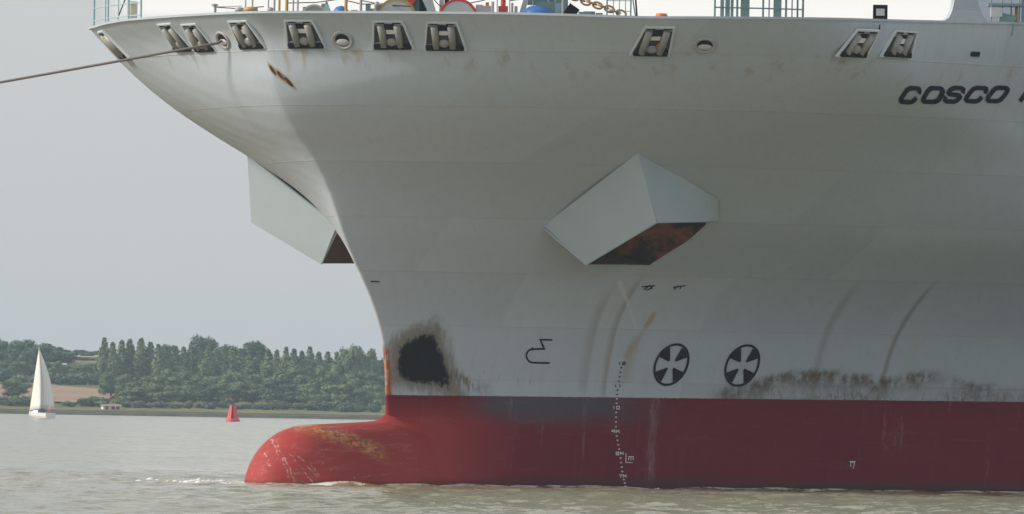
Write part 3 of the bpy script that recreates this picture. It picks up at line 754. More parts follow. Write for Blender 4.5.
# machinery between the winches
def gear(name, pix, inb, size, zc, mt_, tilt=0.):
    p = dk_pt(xm(pix), inb); a = AXW
    if tilt:
        m_ = Matrix.Rotation(tilt, 3, a[1]); a = tuple(m_ @ q for q in a)
    return MB().box((p.x, p.y, zc), size, ax=a).build(name, mt_, ship)
MB().add([dk_pt(xm(x_), i_)+Vector((0, 0, h_)) for x_, i_, h_ in ((320, 3, 1.3), (332, 3, 1.3), (325, 3, 2.05), (320, 4.5, 1.3), (332, 4.5, 1.3), (325, 4.5, 2.05))],
         [(0, 1, 2), (3, 5, 4), (0, 2, 5, 3), (1, 4, 5, 2)]).build('gear_guard', M_teal, ship)
p = dk_pt(xm(340), 3.); MB().lathe(p+Vector((0, 0, 1.3)), [(.36, 0), (.34, .25), (.22, .42), (.01, .48)], 16).build('windlass_motor', M_blue, ship, True)
gear('windlass_frame', 417, 4.2, (.9, 1.2, 2.4), 20.3, M_teal)
gear('gear_box', 409, 3.6, (.5, .8, .35), 21.1, M_redp, .5)
gear('gear_arm', 424, 3.4, (.16, .2, 2.0), 21.0, M_rail, -.45)
gear('gear_arm', 412, 3.4, (.14, .2, 2.0), 21.0, M_raildk, .5)
gear('gear_arm', 430, 3.3, (.3, .3, 2.2), 20.8, M_pale, -.3)
gear('gear_arm', 441, 3.6, (.2, .3, 2.4), 20.8, M_pale, 0)
gear('chain_stopper', 450, 4.4, (.35, .4, .5), 21.35, M_yel, .3)
gear('chain_stopper', 446, 4.4, (.2, .4, .9), 21.1, M_dark)
gear('cable_box', 484, 3.5, (.75, .6, 1.9), 19.85, M_pale)
p = dk_pt(xm(503), 3.); MB().tube([p, (p.x, p.y, 22.6)], .11, 10).build('hydrant_post', M_redp, ship)
MB().box((p.x, p.y, 20.65), (.42, .3, .25), ax=AXW).build('hydrant_valve', M_redp, ship)
p = dk_pt(xm(537), 3.2); MB().lathe(p+Vector((0, 0, 1.2)), [(.72, 0), (.7, .2), (.58, .42), (.32, .58), (.01, .63)], 22, sc=(1, 1)).build('tarpaulin_cover', M_blue, ship, True)
gear('windlass_frame', 545, 4.6, (1.5, .8, 1.2), 21.5, M_raildk)
gear('windlass_frame', 551, 4.2, (1.3, .6, .9), 20.55, M_teal)
gear('gear_arm', 524, 3.5, (.22, .3, 2.2), 20.8, M_pale, .28)
for pix in (532, 547, 556): gear('gear_bar', pix, 4.0, (.06, .1, 1.4), 21.2, M_pale, random.uniform(-.5, .5))
# anchor chain: links run down into the pipe
ch = empty('anchor_chain', (0, 0, 0), parent=ship)
Pc = [(568, 21.35), (574, 21.2), (580, 21.1), (586, 21.0), (592, 20.95), (598, 20.85), (604, 20.8), (610, 20.7), (616, 20.6), (622, 20.52)]
for i, (pix, zc) in enumerate(Pc):
    p = dk_pt(xm(pix), 3.2); p.z = zc
    t_ = (AXW[0]-AXW[2]*.35).normalized(); up_ = (AXW[2]+AXW[0]*.35).normalized() if i % 2 else AXW[1]
    ring = [p+t_*(.22*math.cos(2*PI*k/14))+up_*(.13*math.sin(2*PI*k/14)) for k in range(15)]
    MB().tube(ring, .05, 6, cap=False).build('chain_link', M_chain, ch, True)
gear('chain_stopper', 572, 3.6, (.5, .5, .5), 20.6, M_dark, .6)
gear('chain_stopper', 586, 3.6, (.6, .5, .35), 20.4, M_teal)
for (xa, za, xb, zb) in ((345, 21.0, 375, 20.85), (360, 21.0, 410, 20.75), (430, 21.2, 446, 20.6), (470, 20.9, 497, 21.3), (509, 21.0, 530, 21.3), (285, 20.9, 345, 21.1), (212, 20.8, 262, 20.75)):
    pa, pb = dk_pt(xm(xa), 2.9), dk_pt(xm(xb), 2.9); pa.z, pb.z = za, zb; pm = (pa+pb)/2-Vector((0, 0, .08))
    MB().tube([pa, pm, pb], .022, 5).build('wire', M_dark, ship)
for pix, w_, top, mt_ in ((304, .25, 20.75, M_pale), (322, .2, 20.9, M_grey), (353, .3, 20.62, M_cream), (367, .22, 20.85, M_teal), (373, .35, 20.68, M_pale), (421, .2, 21.1, M_dark), (427, .16, 20.9, M_rail), (479, .3, 20.85, M_pale),
                          (487, .15, 20.95, M_orange), (516, .14, 20.8, M_grey), (560, .4, 20.95, M_rail), (566, .2, 21.2, M_raildk), (590, .5, 20.6, M_teal), (600, .3, 20.55, M_grey)):
    p = dk_pt(xm(pix), 3.8+random.uniform(-.4, .4)); MB().box((p.x, p.y, (19+top)/2), (w_, .3, top-19), ax=AXW).build('deck_fitting', mt_, ship)
# mesh screen
sr = empty('mesh_screen', (0, 0, 0), parent=ship)
for x_ in (607.5, 614, 620, 626, 631.5):
    p = dk_pt(xm(x_), 2.8); MB().tube([p, (p.x, p.y, 22.4)], .035 if x_ in (607.5, 631.5) else .018, 6).build('bar', M_raildk, sr)
for z_ in (20.6, 21.05, 21.5, 21.95):
    MB().tube([dk_pt(xm(607.5), 2.8)+Vector((0, 0, z_-19)), dk_pt(xm(631.5), 2.8)+Vector((0, 0, z_-19))], .018, 6).build('bar', M_raildk, sr)
MB().tube([dk_pt(xm(637), 2.6)+Vector((0, 0, 1.2)), dk_pt(xm(630), 2.6)+Vector((0, 0, 2.9))], .03, 6).build('brace', M_raildk, ship)
MB().tube([dk_pt(xm(638), 2.2)+Vector((0, 0, 1.2)), dk_pt(xm(636), 2.2)+Vector((0, 0, 2.1)), dk_pt(xm(634), 2.2)+Vector((0, 0, 2.9))], .04, 6).build('hose', M_dark, ship)
p = dk_pt(xm(662), 1.2); MB().lathe(p, [(.26, 0), (.26, 1.38), (.22, 1.46), (.01, 1.48)], 14).build('lifebuoy_light', M_orange, ship, True)
# railed ladder trunk with equipment posts
tr = empty('trunk_railing', (0, 0, 0), parent=ship)
for x_, rr in ((715.5, .045), (738, .05), (764, .045), (787, .05), (793, .03), (798.5, .045), (804, .05), (770, .03)):
    p = dk_pt(xm(x_), 1.6); MB().tube([p, (p.x, p.y, 22.3)], rr, 6).build('stanchion', M_raildk, tr)
for z_ in (20.78, 21.25, 21.8, 22.3):
    MB().tube([dk_pt(xm(x_), 1.6)+Vector((0, 0, z_-19)) for x_ in (715.5, 738, 764, 787, 804)], .035, 6).build('rail', M_raildk, tr)
for x_, w_, top in ((723, .16, 22.4), (728.5, .2, 22.4), (733, .12, 22.4), (746, .38, 21.25), (778.5, .34, 21.25)):
    p = dk_pt(xm(x_), 1.9); MB().box((p.x, p.y, (19+top)/2), (w_, .25, top-19), ax=AXW).build('equipment_post', M_teal, tr)
for x_, mt_ in ((745, M_blue), (750, M_orange), (776, M_redp), (781, M_dark)):
    p = dk_pt(xm(x_), 1.9); MB().box((p.x, p.y, 21.42), (.2, .22, .3), ax=AXW).build('lamp_cap', mt_, tr)
# small framed box on the rail with its stay
bx = empty('fairlead_box', (0, 0, 0), parent=ship)
p = dk_pt(xm(880.5), .3)
MB().box((p.x, p.y, 20.8), (.62, .3, .6), ax=AXW).build('case', M_dark, bx)
MB().box(Vector((p.x, p.y, 20.78))-AXW[1]*.17, (.36, .05, .3), ax=AXW).build('glass', M_pale, bx)
MB().tube([p+Vector((0, 0, 1.9)), on_hull(-7.6, 19.9, 1, .1)], .03, 6).build('stay', M_dark, bx)
# swept plate that rises from the port rail, and the breakwater house behind it
def rim_at(f):
    z = float(ztop(f)); return hp(f, z)
pl = MB(); V = []; rows = 18
for i in range(rows):
    t = i/(rows-1); h_ = t*3.2
    f0 = -12.0-.75*(1-(1-min(1, t*2.6))**2)**.5-.1*t
    f1 = -15.15+.85*(1-(1-min(1, t*2.4))**2)**.75
    for f in (f0, f0+(f1-f0)*.5, f1):
        q = rim_at(f); V += [Vector((q.x, q.y-.02, q.z+.02+h_)), Vector((q.x, q.y-.2, q.z+.02+h_))]
for i in range(rows-1):
    o = i*6
    pl.add([], [])
    for k in (0, 2): pl.f += [(o+k, o+k+2, o+k+8, o+k+6), (o+k+1, o+k+7, o+k+9, o+k+3)]; pl.mi += [0, 0]
    pl.f += [(o, o+6, o+7, o+1), (o+4, o+5, o+11, o+10)]; pl.mi += [0, 0]
pl.v = [tuple(q) for q in V]
fix_normals(pl.build('swept_wing_plate', M_hull, ship))
M_bw = simple('blue_grey_breakwater_paint', (.16, .2, .26), .5, var=.15, scale=.6)
MB().box((-30., 14.9, 22.5), (.3, 12.6, 7.), mi=0).build('breakwater', M_bw, ship)
MB().box((-24.5, 19.9, 21.2), (11, .3, 4.2)).build('breakwater_wing', M_bw, ship)
for pix in (992, 1003, 1012, 1020):
    p = dk_pt(xm(pix), .75); MB().tube([p+Vector((0, 0, 1.6)), p+Vector((0, 0, 4))], .03, 6).build('deck_post', M_raildk, ship)
gear('walkway_slab', 1010, .7, (1.9, 1.3, .12), 21.45, M_raildk)
gear('stowage_locker', 997, .65, (.5, .8, .4), 21.1, M_pale)
gear('stowage_locker', 1007, .7, (.7, .8, .9), 20.6, M_teal, .2)
p = dk_pt(xm(1017), .5); MB().tube([p+Vector((0, 0, 1)), p+Vector((0, 0, 2.4))], .07, 8).build('hydrant_post', M_yel, ship)

# ================================================================== mooring rope
rot = Matrix.Rotation(SHIP_RZ, 4, 'Z')
def to_world(v): return rot @ Vector(v)
p, u, v, v2, n = frame(7.38, 19.29, -1)
a0 = to_world(p+n*.02); a1 = to_world(p+n*.28); a2 = Vector((-95., a1.y+42., a1.z-13.8))
pts = [a0, a1]
for i in range(1, 41):
    t = i/40; q = a1.lerp(a2, t); q.z -= 1.0*4*t*(1-t)*.5; pts.append(q)
rp = MB().tube(pts, .058, 8).build('mooring_rope', M_rope, None, True)
tag(rp, 'long brown mooring rope running out left from the ship bow', 'rope')

# ================================================================== water
def wave_sheet():
    def axis(lo, hi, step, far_lo, far_hi, g):
        v = list(np.arange(lo, hi, step)); s = step
        while v[-1] < far_hi: s *= g; v.append(v[-1]+s)
        s = step; l_ = [lo]
        while l_[-1] > far_lo: s *= g; l_.append(l_[-1]-s)
        return np.array(l_[:0:-1]+v)
    X = axis(-46., 44., .36, -9000, 9000, 1.10); Y = axis(-150., 45., .42, -2500, 2600, 1.035)
    gx, gy = np.meshgrid(X, Y)
    sx = np.maximum(np.gradient(X)[None, :], np.gradient(Y)[:, None])
    h = np.zeros_like(gx)
    for k in range(46):
        lam = float(np.exp(rng.uniform(np.log(1.), np.log(7.))))
        th = rng.normal(R(200), R(38)); kx, ky = math.cos(th)*2*PI/lam, math.sin(th)*2*PI/lam
        amp = .0042*lam**.8
        fade = np.clip((lam/np.maximum(sx, .01)-2.5)/2., 0, 1)
        ph = kx*gx+ky*gy+rng.uniform(0, 6.28)
        h += amp*fade*(np.sin(ph)+.25*np.sin(2*ph+1.))
    # distance outside the ship's waterline, for the bow wave and foam
    cs, sn = math.cos(-SHIP_RZ), math.sin(-SHIP_RZ)
    fx = gx*cs-gy*sn; fy = gx*sn+gy*cs
    hb = half(-fx, np.zeros_like(fx))
    kb = np.where(fx > 4.8, np.sqrt(np.clip(1-((fx-4.8)/3.4)**2, 0, 1)), 1.)
    bb = np.interp(fx, [-12, -6, -2, 1, 4.8], [1.6, 1.7, 1.95, 2.25, 2.35])*kb
    hull_b = np.maximum(np.where(fx < 0, hb, 0), np.where((fx < 8.2), bb, 0))
    dist = np.abs(fy)-hull_b
    dist = np.where(fx > 8.2, np.hypot(fx-8.2, fy), dist)
    dist = np.clip(dist, 0, 60)
    h += .10*np.exp(-(dist/.9)**2)
    me = bpy.data.meshes.new('river_water')
    ny, nx = gx.shape
    V = np.stack([gx, gy, h], -1).reshape(-1, 3)
    ii = np.arange(ny*nx).reshape(ny, nx)
    Q = np.stack([ii[:-1, :-1], ii[:-1, 1:], ii[1:, 1:], ii[1:, :-1]], -1).reshape(-1, 4)
    me.vertices.add(len(V)); me.vertices.foreach_set('co', V.ravel())
    me.loops.add(Q.size); me.loops.foreach_set('vertex_index', Q.ravel().astype(np.int32))
    me.polygons.add(len(Q)); me.polygons.foreach_set('loop_start', np.arange(0, Q.size, 4, dtype=np.int32))
    me.polygons.foreach_set('use_smooth', np.ones(len(Q), bool)); me.update(calc_edges=True)
    at = me.attributes.new('hull_dist', 'FLOAT', 'POINT'); at.data.foreach_set('value', dist.ravel().astype(np.float32))
    o = bpy.data.objects.new('river_water', me); C.objects.link(o)
    mt, nt, bs = material('river_water')
    oc = nt.node('ShaderNodeTexCoord').outputs['Object']
    x, y, z = nt.xyz(oc)[:3]
    hd = nt.node('ShaderNodeAttribute', attribute_name='hull_dist').outputs['Fac']
    big = nt.noise(nt.mapv(oc, (.03, .012, 1)), 1., 4, .55)
    mid = nt.noise(nt.mapv(oc, (.5, .2, 1)), 1., 5, .6)
    fine = nt.noise(nt.mapv(oc, (1.6, .9, 1)), 1., 4, .6)
    colr = nt.mix(big, (.205, .197, .128, 1), (.255, .236, .145, 1))
    colr = nt.mix(nt.m('MULTIPLY', nt.ss(hd, 9., .5), .6), colr, (.36, .3, .155, 1))
    # a slick of stirred-up silt and broken foam stretching left from the bulb
    yl = nt.m('ADD', 1., nt.m('MULTIPLY', nt.m('SUBTRACT', mid, .5), 8.))
    slick = nt.m('MULTIPLY', nt.ss(nt.m('ABSOLUTE', nt.m('SUBTRACT', y, yl)), 12., 1.), nt.ss(x, -4., -7.))
    colr = nt.mix(nt.m('MULTIPLY', slick, .5), colr, (.30, .24, .11, 1))
    f1 = nt.ss(nt.m('ADD', nt.noise(nt.mapv(oc, (1.1, .35, 1)), 1., 6, .7), nt.m('MULTIPLY', nt.ss(hd, 2.2, .2), .17)), .585, .68)
    near = nt.m('MAXIMUM', nt.ss(hd, 3.2, .3), nt.m('MULTIPLY', nt.m('MULTIPLY', slick, nt.ss(x, -24., -9.)), 1.))
    foam = nt.m('MULTIPLY', f1, near)
    colr = nt.mix(foam, colr, (.75, .74, .68, 1))
    nt.l.new(colr, bs.inputs['Base Color'])
    nt.inp(bs.inputs['Roughness'], nt.m('ADD', .18, nt.m('MULTIPLY', foam, .5)))
    bs.inputs['IOR'].default_value = 1.33
    # slopes of the small chop, as a tilt of the surface normal
    def vec(sc_, det): 
        n_ = nt.node('ShaderNodeTexNoise'); nt.inp(n_.inputs['Vector'], nt.mapv(oc, sc_)); n_.inputs['Scale'].default_value = 1.; n_.inputs['Detail'].default_value = det; n_.inputs['Roughness'].default_value = .6
        return nt.xyz(n_.outputs['Color'])
    va = vec((.85, .5, 1), 6.); vb = vec((.12, .05, 1), 3.)
    vc = vec((2.6, 1.6, 1), 3.)
    tx = nt.m('ADD', nt.m('ADD', nt.m('MULTIPLY', nt.m('SUBTRACT', vc[0], .5), .5), nt.m('MULTIPLY', nt.m('SUBTRACT', va[0], .5), .7)), nt.m('MULTIPLY', nt.m('SUBTRACT', vb[0], .5), .12))
    ty = nt.m('ADD', nt.m('ADD', nt.m('MULTIPLY', nt.m('SUBTRACT', vc[1], .5), .7), nt.m('MULTIPLY', nt.m('SUBTRACT', va[1], .5), 1.)), nt.m('MULTIPLY', nt.m('SUBTRACT', vb[1], .5), .2))
    gn = nt.node('ShaderNodeNewGeometry').outputs['Normal']
    ad = nt.node('ShaderNodeVectorMath', operation='ADD'); nt.l.new(gn, ad.inputs[0]); nt.l.new(nt.comb(tx, ty, 0.), ad.inputs[1])
    nm = nt.node('ShaderNodeVectorMath', operation='NORMALIZE'); nt.l.new(ad.outputs[0], nm.inputs[0])
    nt.l.new(nm.outputs[0], bs.inputs['Normal'])
    me.materials.append(mt)
    tag(o, kind='structure')
wave_sheet()
# low lumps of broken foam against the hull: small real crests
M_foam = simple('foam', (.78, .77, .72), .8, var=.05, scale=8)
fo = MB()
def lump(cx, cy, s, hgt):
    n = 9; V = [(cx, cy, hgt)]
    for r_, hh in ((.55, .75), (1., 0.)):
        for k in range(n):
            t = 2*PI*k/n; q = r_*s*random.uniform(.75, 1.2); V.append((cx+q*1.5*math.cos(t), cy+q*math.sin(t), hgt*hh-.02))
    Fc = [(0, 1+k, 1+(k+1) % n) for k in range(n)]+[(1+k, 1+n+k, 1+n+(k+1) % n, 1+(k+1) % n) for k in range(n)]
    fo.add(V, Fc)
for k in range(85):
    x_ = -6.9-abs(random.gauss(0, 1.4)); lump(x_, -5.+random.uniform(-1.5, 12.), random.uniform(.06, .24), random.uniform(.04, .15)*random.uniform(.5, 1))
for k in range(46):
    f = random.choice((random.gauss(1.2, .35), random.gauss(-10.3, .5), random.gauss(-17, 1.2), random.gauss(-20, 1.), random.uniform(-26, 5)))
    b = max(float(half(-f, 0.)) if f < 0 else 0, float(np.interp(f, [-12, -6, -2, 1, 4.8, 7], [1.6, 1.7, 1.95, 2.25, 2.35, 1.8])) if f > -12 else 0)
    q = to_world((f, b+random.uniform(.1, 1.2), 0)); lump(q.x, q.y, random.uniform(.06, .16), random.uniform(.03, .08))
tag(fo.build('bow_foam', M_foam, None, True), 'scraps of white foam on the brown water along the hull', 'foam', kind='stuff')

# ================================================================== far shore
CAMY = -450.
def shore_y(x): return 1898+6*np.sin(x*.021+1)+3*np.sin(x*.075)-.0*x
HP = np.array([[-400, -6], [-30, -1.6], [-2, -.15], [0, 0], [3, .75], [5, .95], [12, 1.1], [60, 2.6], [100, 2.95], [300, 7.2], [330, 7.7], [450, 13.2], [600, 15.6], [760, 16.4], [1500, 18], [9000, 18]])
def ground(x, y):
    dd = y-shore_y(x)
    h = np.interp(dd, HP[:, 0], HP[:, 1])
    return h+np.clip(dd/80, 0, 1)*(.35*np.sin(x*.031+y*.013)+.25*np.sin(x*.07-y*.021+2))
def patch(name, mat, xs, d0, d1, off, fn0=None, fn1=None, ny=14):
    V = []; n = len(xs)
    for j in range(ny):
        t = j/(ny-1)
        for x in xs:
            a = d0 if fn0 is None else fn0(x); b = d1 if fn1 is None else fn1(x)
            y = shore_y(x)+a+(b-a)*t; V.append((x, float(y), float(ground(x, y))+off))
    Fc = [(j*n+i, j*n+i+1, (j+1)*n+i+1, (j+1)*n+i) for j in range(ny-1) for i in range(n-1)]
    return tag(MB().add(V, Fc).build(name, mat, None, True), kind='structure')
def ground_material(name, c1, c2, sc, c3=None):
    mt, nt, bs = material(name)
    oc = nt.node('ShaderNodeTexCoord').outputs['Object']
    a = nt.noise(oc, sc, 5, .65); b = nt.noise(nt.mapv(oc, (1, .2, 1)), sc*4, 3, .6)
    cl = nt.mix(nt.ss(a, .35, .65), c1, c2)
    if c3: cl = nt.mix(nt.m('MULTIPLY', nt.ss(b, .5, .7), .7), cl, c3)
    nt.l.new(cl, bs.inputs['Base Color']); bs.inputs['Roughness'].default_value = .95; bs.inputs['Specular IOR Level'].default_value = .1
    nt.l.new(nt.bump(b, .6, .3), bs.inputs['Normal'])
    return mt
M_grass = ground_material('pasture_grass', (.10, .12, .035, 1), (.17, .165, .06, 1), .02, (.08, .10, .03, 1))
M_mud = ground_material('shore_mud', (.06, .055, .045, 1), (.10, .09, .07, 1), .2, (.045, .05, .035, 1))
M_marsh = ground_material('marsh_grass', (.14, .145, .075, 1), (.2, .19, .10, 1), .06, (.11, .12, .06, 1))
M_field = ground_material('bare_field', (.30, .20, .13, 1), (.36, .25, .17, 1), .03, (.28, .19, .12, 1))
M_stub = ground_material('stubble_field', (.34, .26, .19, 1), (.39, .3, .22, 1), .03, (.31, .24, .17, 1))
xs = np.concatenate([np.linspace(-1500, -190, 18), np.linspace(-180, 120, 61), np.linspace(135, 1500, 18)])
ds = [-400, -60, -20, -8, -3, 0, 1.5, 3, 5, 8, 12, 25, 45, 70, 100, 140, 180, 220, 260, 300, 330, 360, 400, 450, 500, 550, 600, 680, 760, 900, 1200, 1800, 3500, 8000]
V = [(float(x), float(shore_y(x)+dd_), float(ground(x, shore_y(x)+dd_))) for dd_ in ds for x in xs]; n = len(xs)
hl = MB().add(V, [(j*n+i, j*n+i+1, (j+1)*n+i+1, (j+1)*n+i) for j in range(len(ds)-1) for i in range(n-1)]).build('hillside', M_grass, None, True)
tag(hl, kind='structure')
px_ = list(np.linspace(-190, 130, 65))
patch('mud_bank', M_mud, px_, -2, 8, .05, ny=6)
patch('marsh_strip', M_marsh, px_, 9, 34, .06, ny=6)
patch('ploughed_field', M_field, list(np.linspace(-170, -92, 22)), 85, 300, .45, fn0=lambda x: 80, fn1=lambda x: 315-max(0, (x+118))*4)
patch('stubble_field', M_stub, list(np.linspace(-140, -98, 12)), 500, 700, .45)
patch('meadow', M_marsh, list(np.linspace(-190, -95, 14)), 345, 450, .35)

# ---------------------------------------------------------------- trees
def leaf_material(name, c1, c2):  # foliage tones lightened and blued to carry part of the haze
    mt, nt, bs = material(name)
    oi = nt.node('ShaderNodeObjectInfo').outputs['Random']
    oc = nt.node('ShaderNodeTexCoord').outputs['Object']
    a = nt.noise(oc, .6, 3, .6)
    cl = nt.mix(nt.m('ADD', nt.m('MULTIPLY', a, .6), nt.m('MULTIPLY', oi, .4)), c1, c2)
    nt.l.new(cl, bs.inputs['Base Color']); bs.inputs['Roughness'].default_value = .75; bs.inputs['Specular IOR Level'].default_value = .15
    return mt
M_leaf_d = leaf_material('dark_foliage', (.075, .125, .095, 1), (.115, .17, .11, 1))
M_leaf_m = leaf_material('green_foliage', (.11, .165, .095, 1), (.17, .225, .12, 1))
M_leaf_p = leaf_material('poplar_foliage', (.125, .18, .105, 1), (.19, .245, .135, 1))
M_leaf_w = leaf_material('pale_willow_foliage', (.12, .14, .07, 1), (.19, .19, .11, 1))
M_bark = simple('bark', (.10, .08, .06), .9, var=.3)

def crown_mesh(kind, seed):
    r = np.random.default_rng(seed)
    if kind == 'poplar':
        H_, lobes = 12.5, []
        for k in range(11):
            t = (k+.5)/11; rad = (1.55*math.sin(min(1, t*1.6+.25)*PI/2)*(1-max(0, t-.45)/.55*.85))*r.uniform(.8, 1.15)
            lobes.append((r.normal(0, .3)*(1-t), r.normal(0, .3)*(1-t), 1.2+t*(H_-1.5), rad, rad*1.7/1.2))
    elif kind == 'shrub':
        H_ = 5; lobes = []
        for k in range(9):
            t = r.uniform(0, 6.28); q = r.uniform(0, 2.2); lobes.append((q*math.cos(t), q*math.sin(t), r.uniform(1., 3.6-.6*q), r.uniform(1., 1.6), r.uniform(.9, 1.3)))
    else:
        H_ = 11.; lobes = []
        for k in range(15):
            t = r.uniform(0, 6.28); zz_ = r.uniform(.22, .92); q = r.uniform(.2, 1.)*4.1*math.sqrt(max(.05, 1-((zz_-.5)/.52)**2))
            lobes.append((q*math.cos(t), q*math.sin(t), zz_*H_, r.uniform(1.4, 2.3), r.uniform(1.1, 1.8)))
        lobes.append((0, 0, H_*.5, 3., 3.2))
    V = []; Fc = []
    for lx, ly, lz, rr, rz in lobes:
        m = int(80*max(.6, rr))
        dirs = r.normal(size=(m, 3)); dirs /= np.linalg.norm(dirs, axis=1)[:, None]
        rad = r.uniform(.72, 1.12, m)
        for dvec, q in zip(dirs, rad):
            c = np.array([lx+dvec[0]*rr*q, ly+dvec[1]*rr*q, max(.2, lz+dvec[2]*rz*q)])
            nrm = dvec+r.normal(0, .5, 3); nrm /= np.linalg.norm(nrm)
            a = np.cross(nrm, r.normal(size=3)); a /= np.linalg.norm(a); b = np.cross(nrm, a)
            s = r.uniform(.2, .42)
            k = len(V)
            V += [tuple(c+a*s), tuple(c+b*s*.8+nrm*s*.2), tuple(c-a*s), tuple(c-b*s*.8)]; Fc.append((k, k+1, k+2, k+3))
        # ragged inner mass so that the crown is not hollow
        k = len(V); n1, n2 = 7, 5
        for i in range(n2):
            ph = -PI/2+PI*(i+.5)/n2
            for j in range(n1):
                t = 2*PI*j/n1; q = .78*r.uniform(.75, 1.1); V.append((lx+rr*q*math.cos(ph)*math.cos(t), ly+rr*q*math.cos(ph)*math.sin(t), max(.15, lz+rz*q*math.sin(ph))))
        for i in range(n2-1):
            for j in range(n1): Fc.append((k+i*n1+j, k+i*n1+(j+1) % n1, k+(i+1)*n1+(j+1) % n1, k+(i+1)*n1+j))
        Fc.append(tuple(k+(n2-1)*n1+j for j in range(n1)))
    me = bpy.data.meshes.new('crown'); me.from_pydata(V, [], Fc); me.update(); return me
def trunk_mesh(kind):
    mb = MB()
    if kind == 'poplar':
        mb.tube([(0, 0, -.3), (0.05, 0, 4), (0, 0, 9.5)], [.32, .22, .05], 7)
    elif kind == 'shrub':
        for t in range(4): mb.tube([(0, 0, -.2), (.5*math.cos(t*1.6), .5*math.sin(t*1.6), 1.6)], [.1, .04], 5)
    else:
        mb.tube([(0, 0, -.3), (.1, 0, 2.2), (.1, .1, 6.5)], [.45, .34, .1], 8)
        for t in range(5): mb.tube([(.1, 0, 2.2+t*.5), (1.6*math.cos(t*1.3), 1.6*math.sin(t*1.3), 4.2+t*.7), (2.8*math.cos(t*1.3), 2.8*math.sin(t*1.3), 6+t*.8)], [.2, .12, .04], 6)
    o = mb.build('trunk', M_bark); me = o.data; bpy.data.objects.remove(o); return me
PROTO = {}
for kind, mats, nv in (('poplar', [M_leaf_p, M_leaf_m], 4), ('shrub', [M_leaf_m, M_leaf_d, M_leaf_w], 3), ('broad', [M_leaf_d, M_leaf_m, M_leaf_p], 4)):
    tm = trunk_mesh(kind)
    for mi_, m_ in enumerate(mats):
        for k in range(nv):
            cm = crown_mesh(kind, 100*mi_+k+sum(map(ord, kind))); cm.materials.append(m_); PROTO[kind, mi_, k] = (cm, tm)
NVAR = {'poplar': 4, 'shrub': 3, 'broad': 4}
NAMES = {'poplar': 'poplar_tree', 'shrub': 'shrub', 'broad': 'broadleaf_tree'}
def tree(kind, mi_, x, dd, hgt, wid, label, group, sink=0.):
    cm, tm = PROTO[kind, mi_, random.randrange(NVAR[kind])]
    y = float(shore_y(x))+dd
    t = empty(NAMES[kind], (x, y, float(ground(x, y))-sink), random.uniform(0, 6.28))
    base = {'poplar': 12.5, 'shrub': 5., 'broad': 12.5}[kind]; bw = {'poplar': 3.4, 'shrub': 6.5, 'broad': 11.}[kind]
    t.scale = (wid/bw, wid/bw, hgt/base)
    for nm, me in (('crown', cm), ('trunk', tm)):
        o = bpy.data.objects.new(nm, me); C.objects.link(o); o.parent = t
    tag(t, label, 'bush' if kind == 'shrub' else 'tree', group)
    return t
def X_(pix, dd): return 5.53+(pix-512)*(1898+450+dd)/10260
def Z_top(pix, ytop, dd):
    hz = 406.5+(pix-512)*.0166
    return 3.55+(hz-ytop)*(1898+450+dd)/10260
ORD = ['first', 'second', 'third', 'fourth', 'fifth', 'sixth', 'seventh', 'eighth', 'ninth', 'tenth', 'eleventh', 'twelfth', 'thirteenth', 'fourteenth', 'fifteenth', 'sixteenth', 'seventeenth', 'eighteenth', 'nineteenth', 'twentieth',
       'twenty-first', 'twenty-second', 'twenty-third', 'twenty-fourth', 'twenty-fifth', 'twenty-sixth', 'twenty-seventh', 'twenty-eighth', 'twenty-ninth', 'thirtieth']
def row(kind, mis, dd, items, labfmt, group, jit=12):
    """items: (across, crown top, width) read from left to right"""
    for i, (pix, yt, wd) in enumerate(items):
        d_ = dd+random.uniform(-jit, jit); x = X_(pix, d_)
        g = float(ground(x, float(shore_y(x))+d_)); h_ = max(1.5, Z_top(pix, yt, d_)-g)*(1.1 if kind == 'broad' else 1.02)
        tree(kind, random.choice(mis), x, d_, h_, wd*{'poplar': 1.3, 'broad': 1.45, 'shrub': 1.3}[kind]*(2348+d_)/10260, labfmt % ORD[i], group)
row('poplar', [0, 1], 255, [(105, 338, 14), (113, 342, 13), (122, 340, 14), (130, 339, 13), (141, 338, 15), (150, 342, 13), (158, 344, 12), (166, 346, 13), (174, 346, 12), (183, 347, 14), (192, 346, 13),
                        (199, 347, 12), (207, 346, 14), (215, 348, 13), (223, 349, 13), (231, 347, 13), (240, 348, 14), (249, 350, 13), (258, 351, 14), (267, 349, 14)],
    '%s tall poplar from the left in the long row on the far shore', 'poplars in the row on the far shore', 10)
row('broad', [0], 330, [(168, 341, 30), (196, 336, 24), (206, 338, 20), (228, 341, 26), (245, 340, 30), (262, 345, 22)],
    '%s dark round tree from the left rising behind the poplar row', 'dark trees behind the poplars', 8)
row('poplar', [1], 240, [(276, 350, 13), (285, 347, 12), (293, 349, 14), (301, 351, 13), (309, 346, 13), (318, 352, 14), (327, 351, 13), (336, 352, 14)],
    '%s dark narrow tree from the left in the clump right of the poplar row', 'dark narrow trees right of the poplars', 10)
row('broad', [2], 170, [(345, 347, 20), (355, 344, 20), (366, 345, 20), (377, 348, 20), (388, 346, 22), (400, 348, 24)],
    '%s tall light green tree from the left beside the ship stem', 'light green trees beside the stem', 10)
row('broad', [1, 1, 2], 150, [(112, 371, 22), (132, 374, 24), (153, 373, 24), (172, 369, 26), (193, 371, 26), (214, 370, 28), (236, 368, 26), (256, 371, 24), (284, 362, 34), (312, 373, 26), (330, 367, 28), (352, 370, 28), (374, 372, 26)],
    '%s broad green tree from the left in the middle belt below the poplars', 'broad trees in the middle belt', 12)
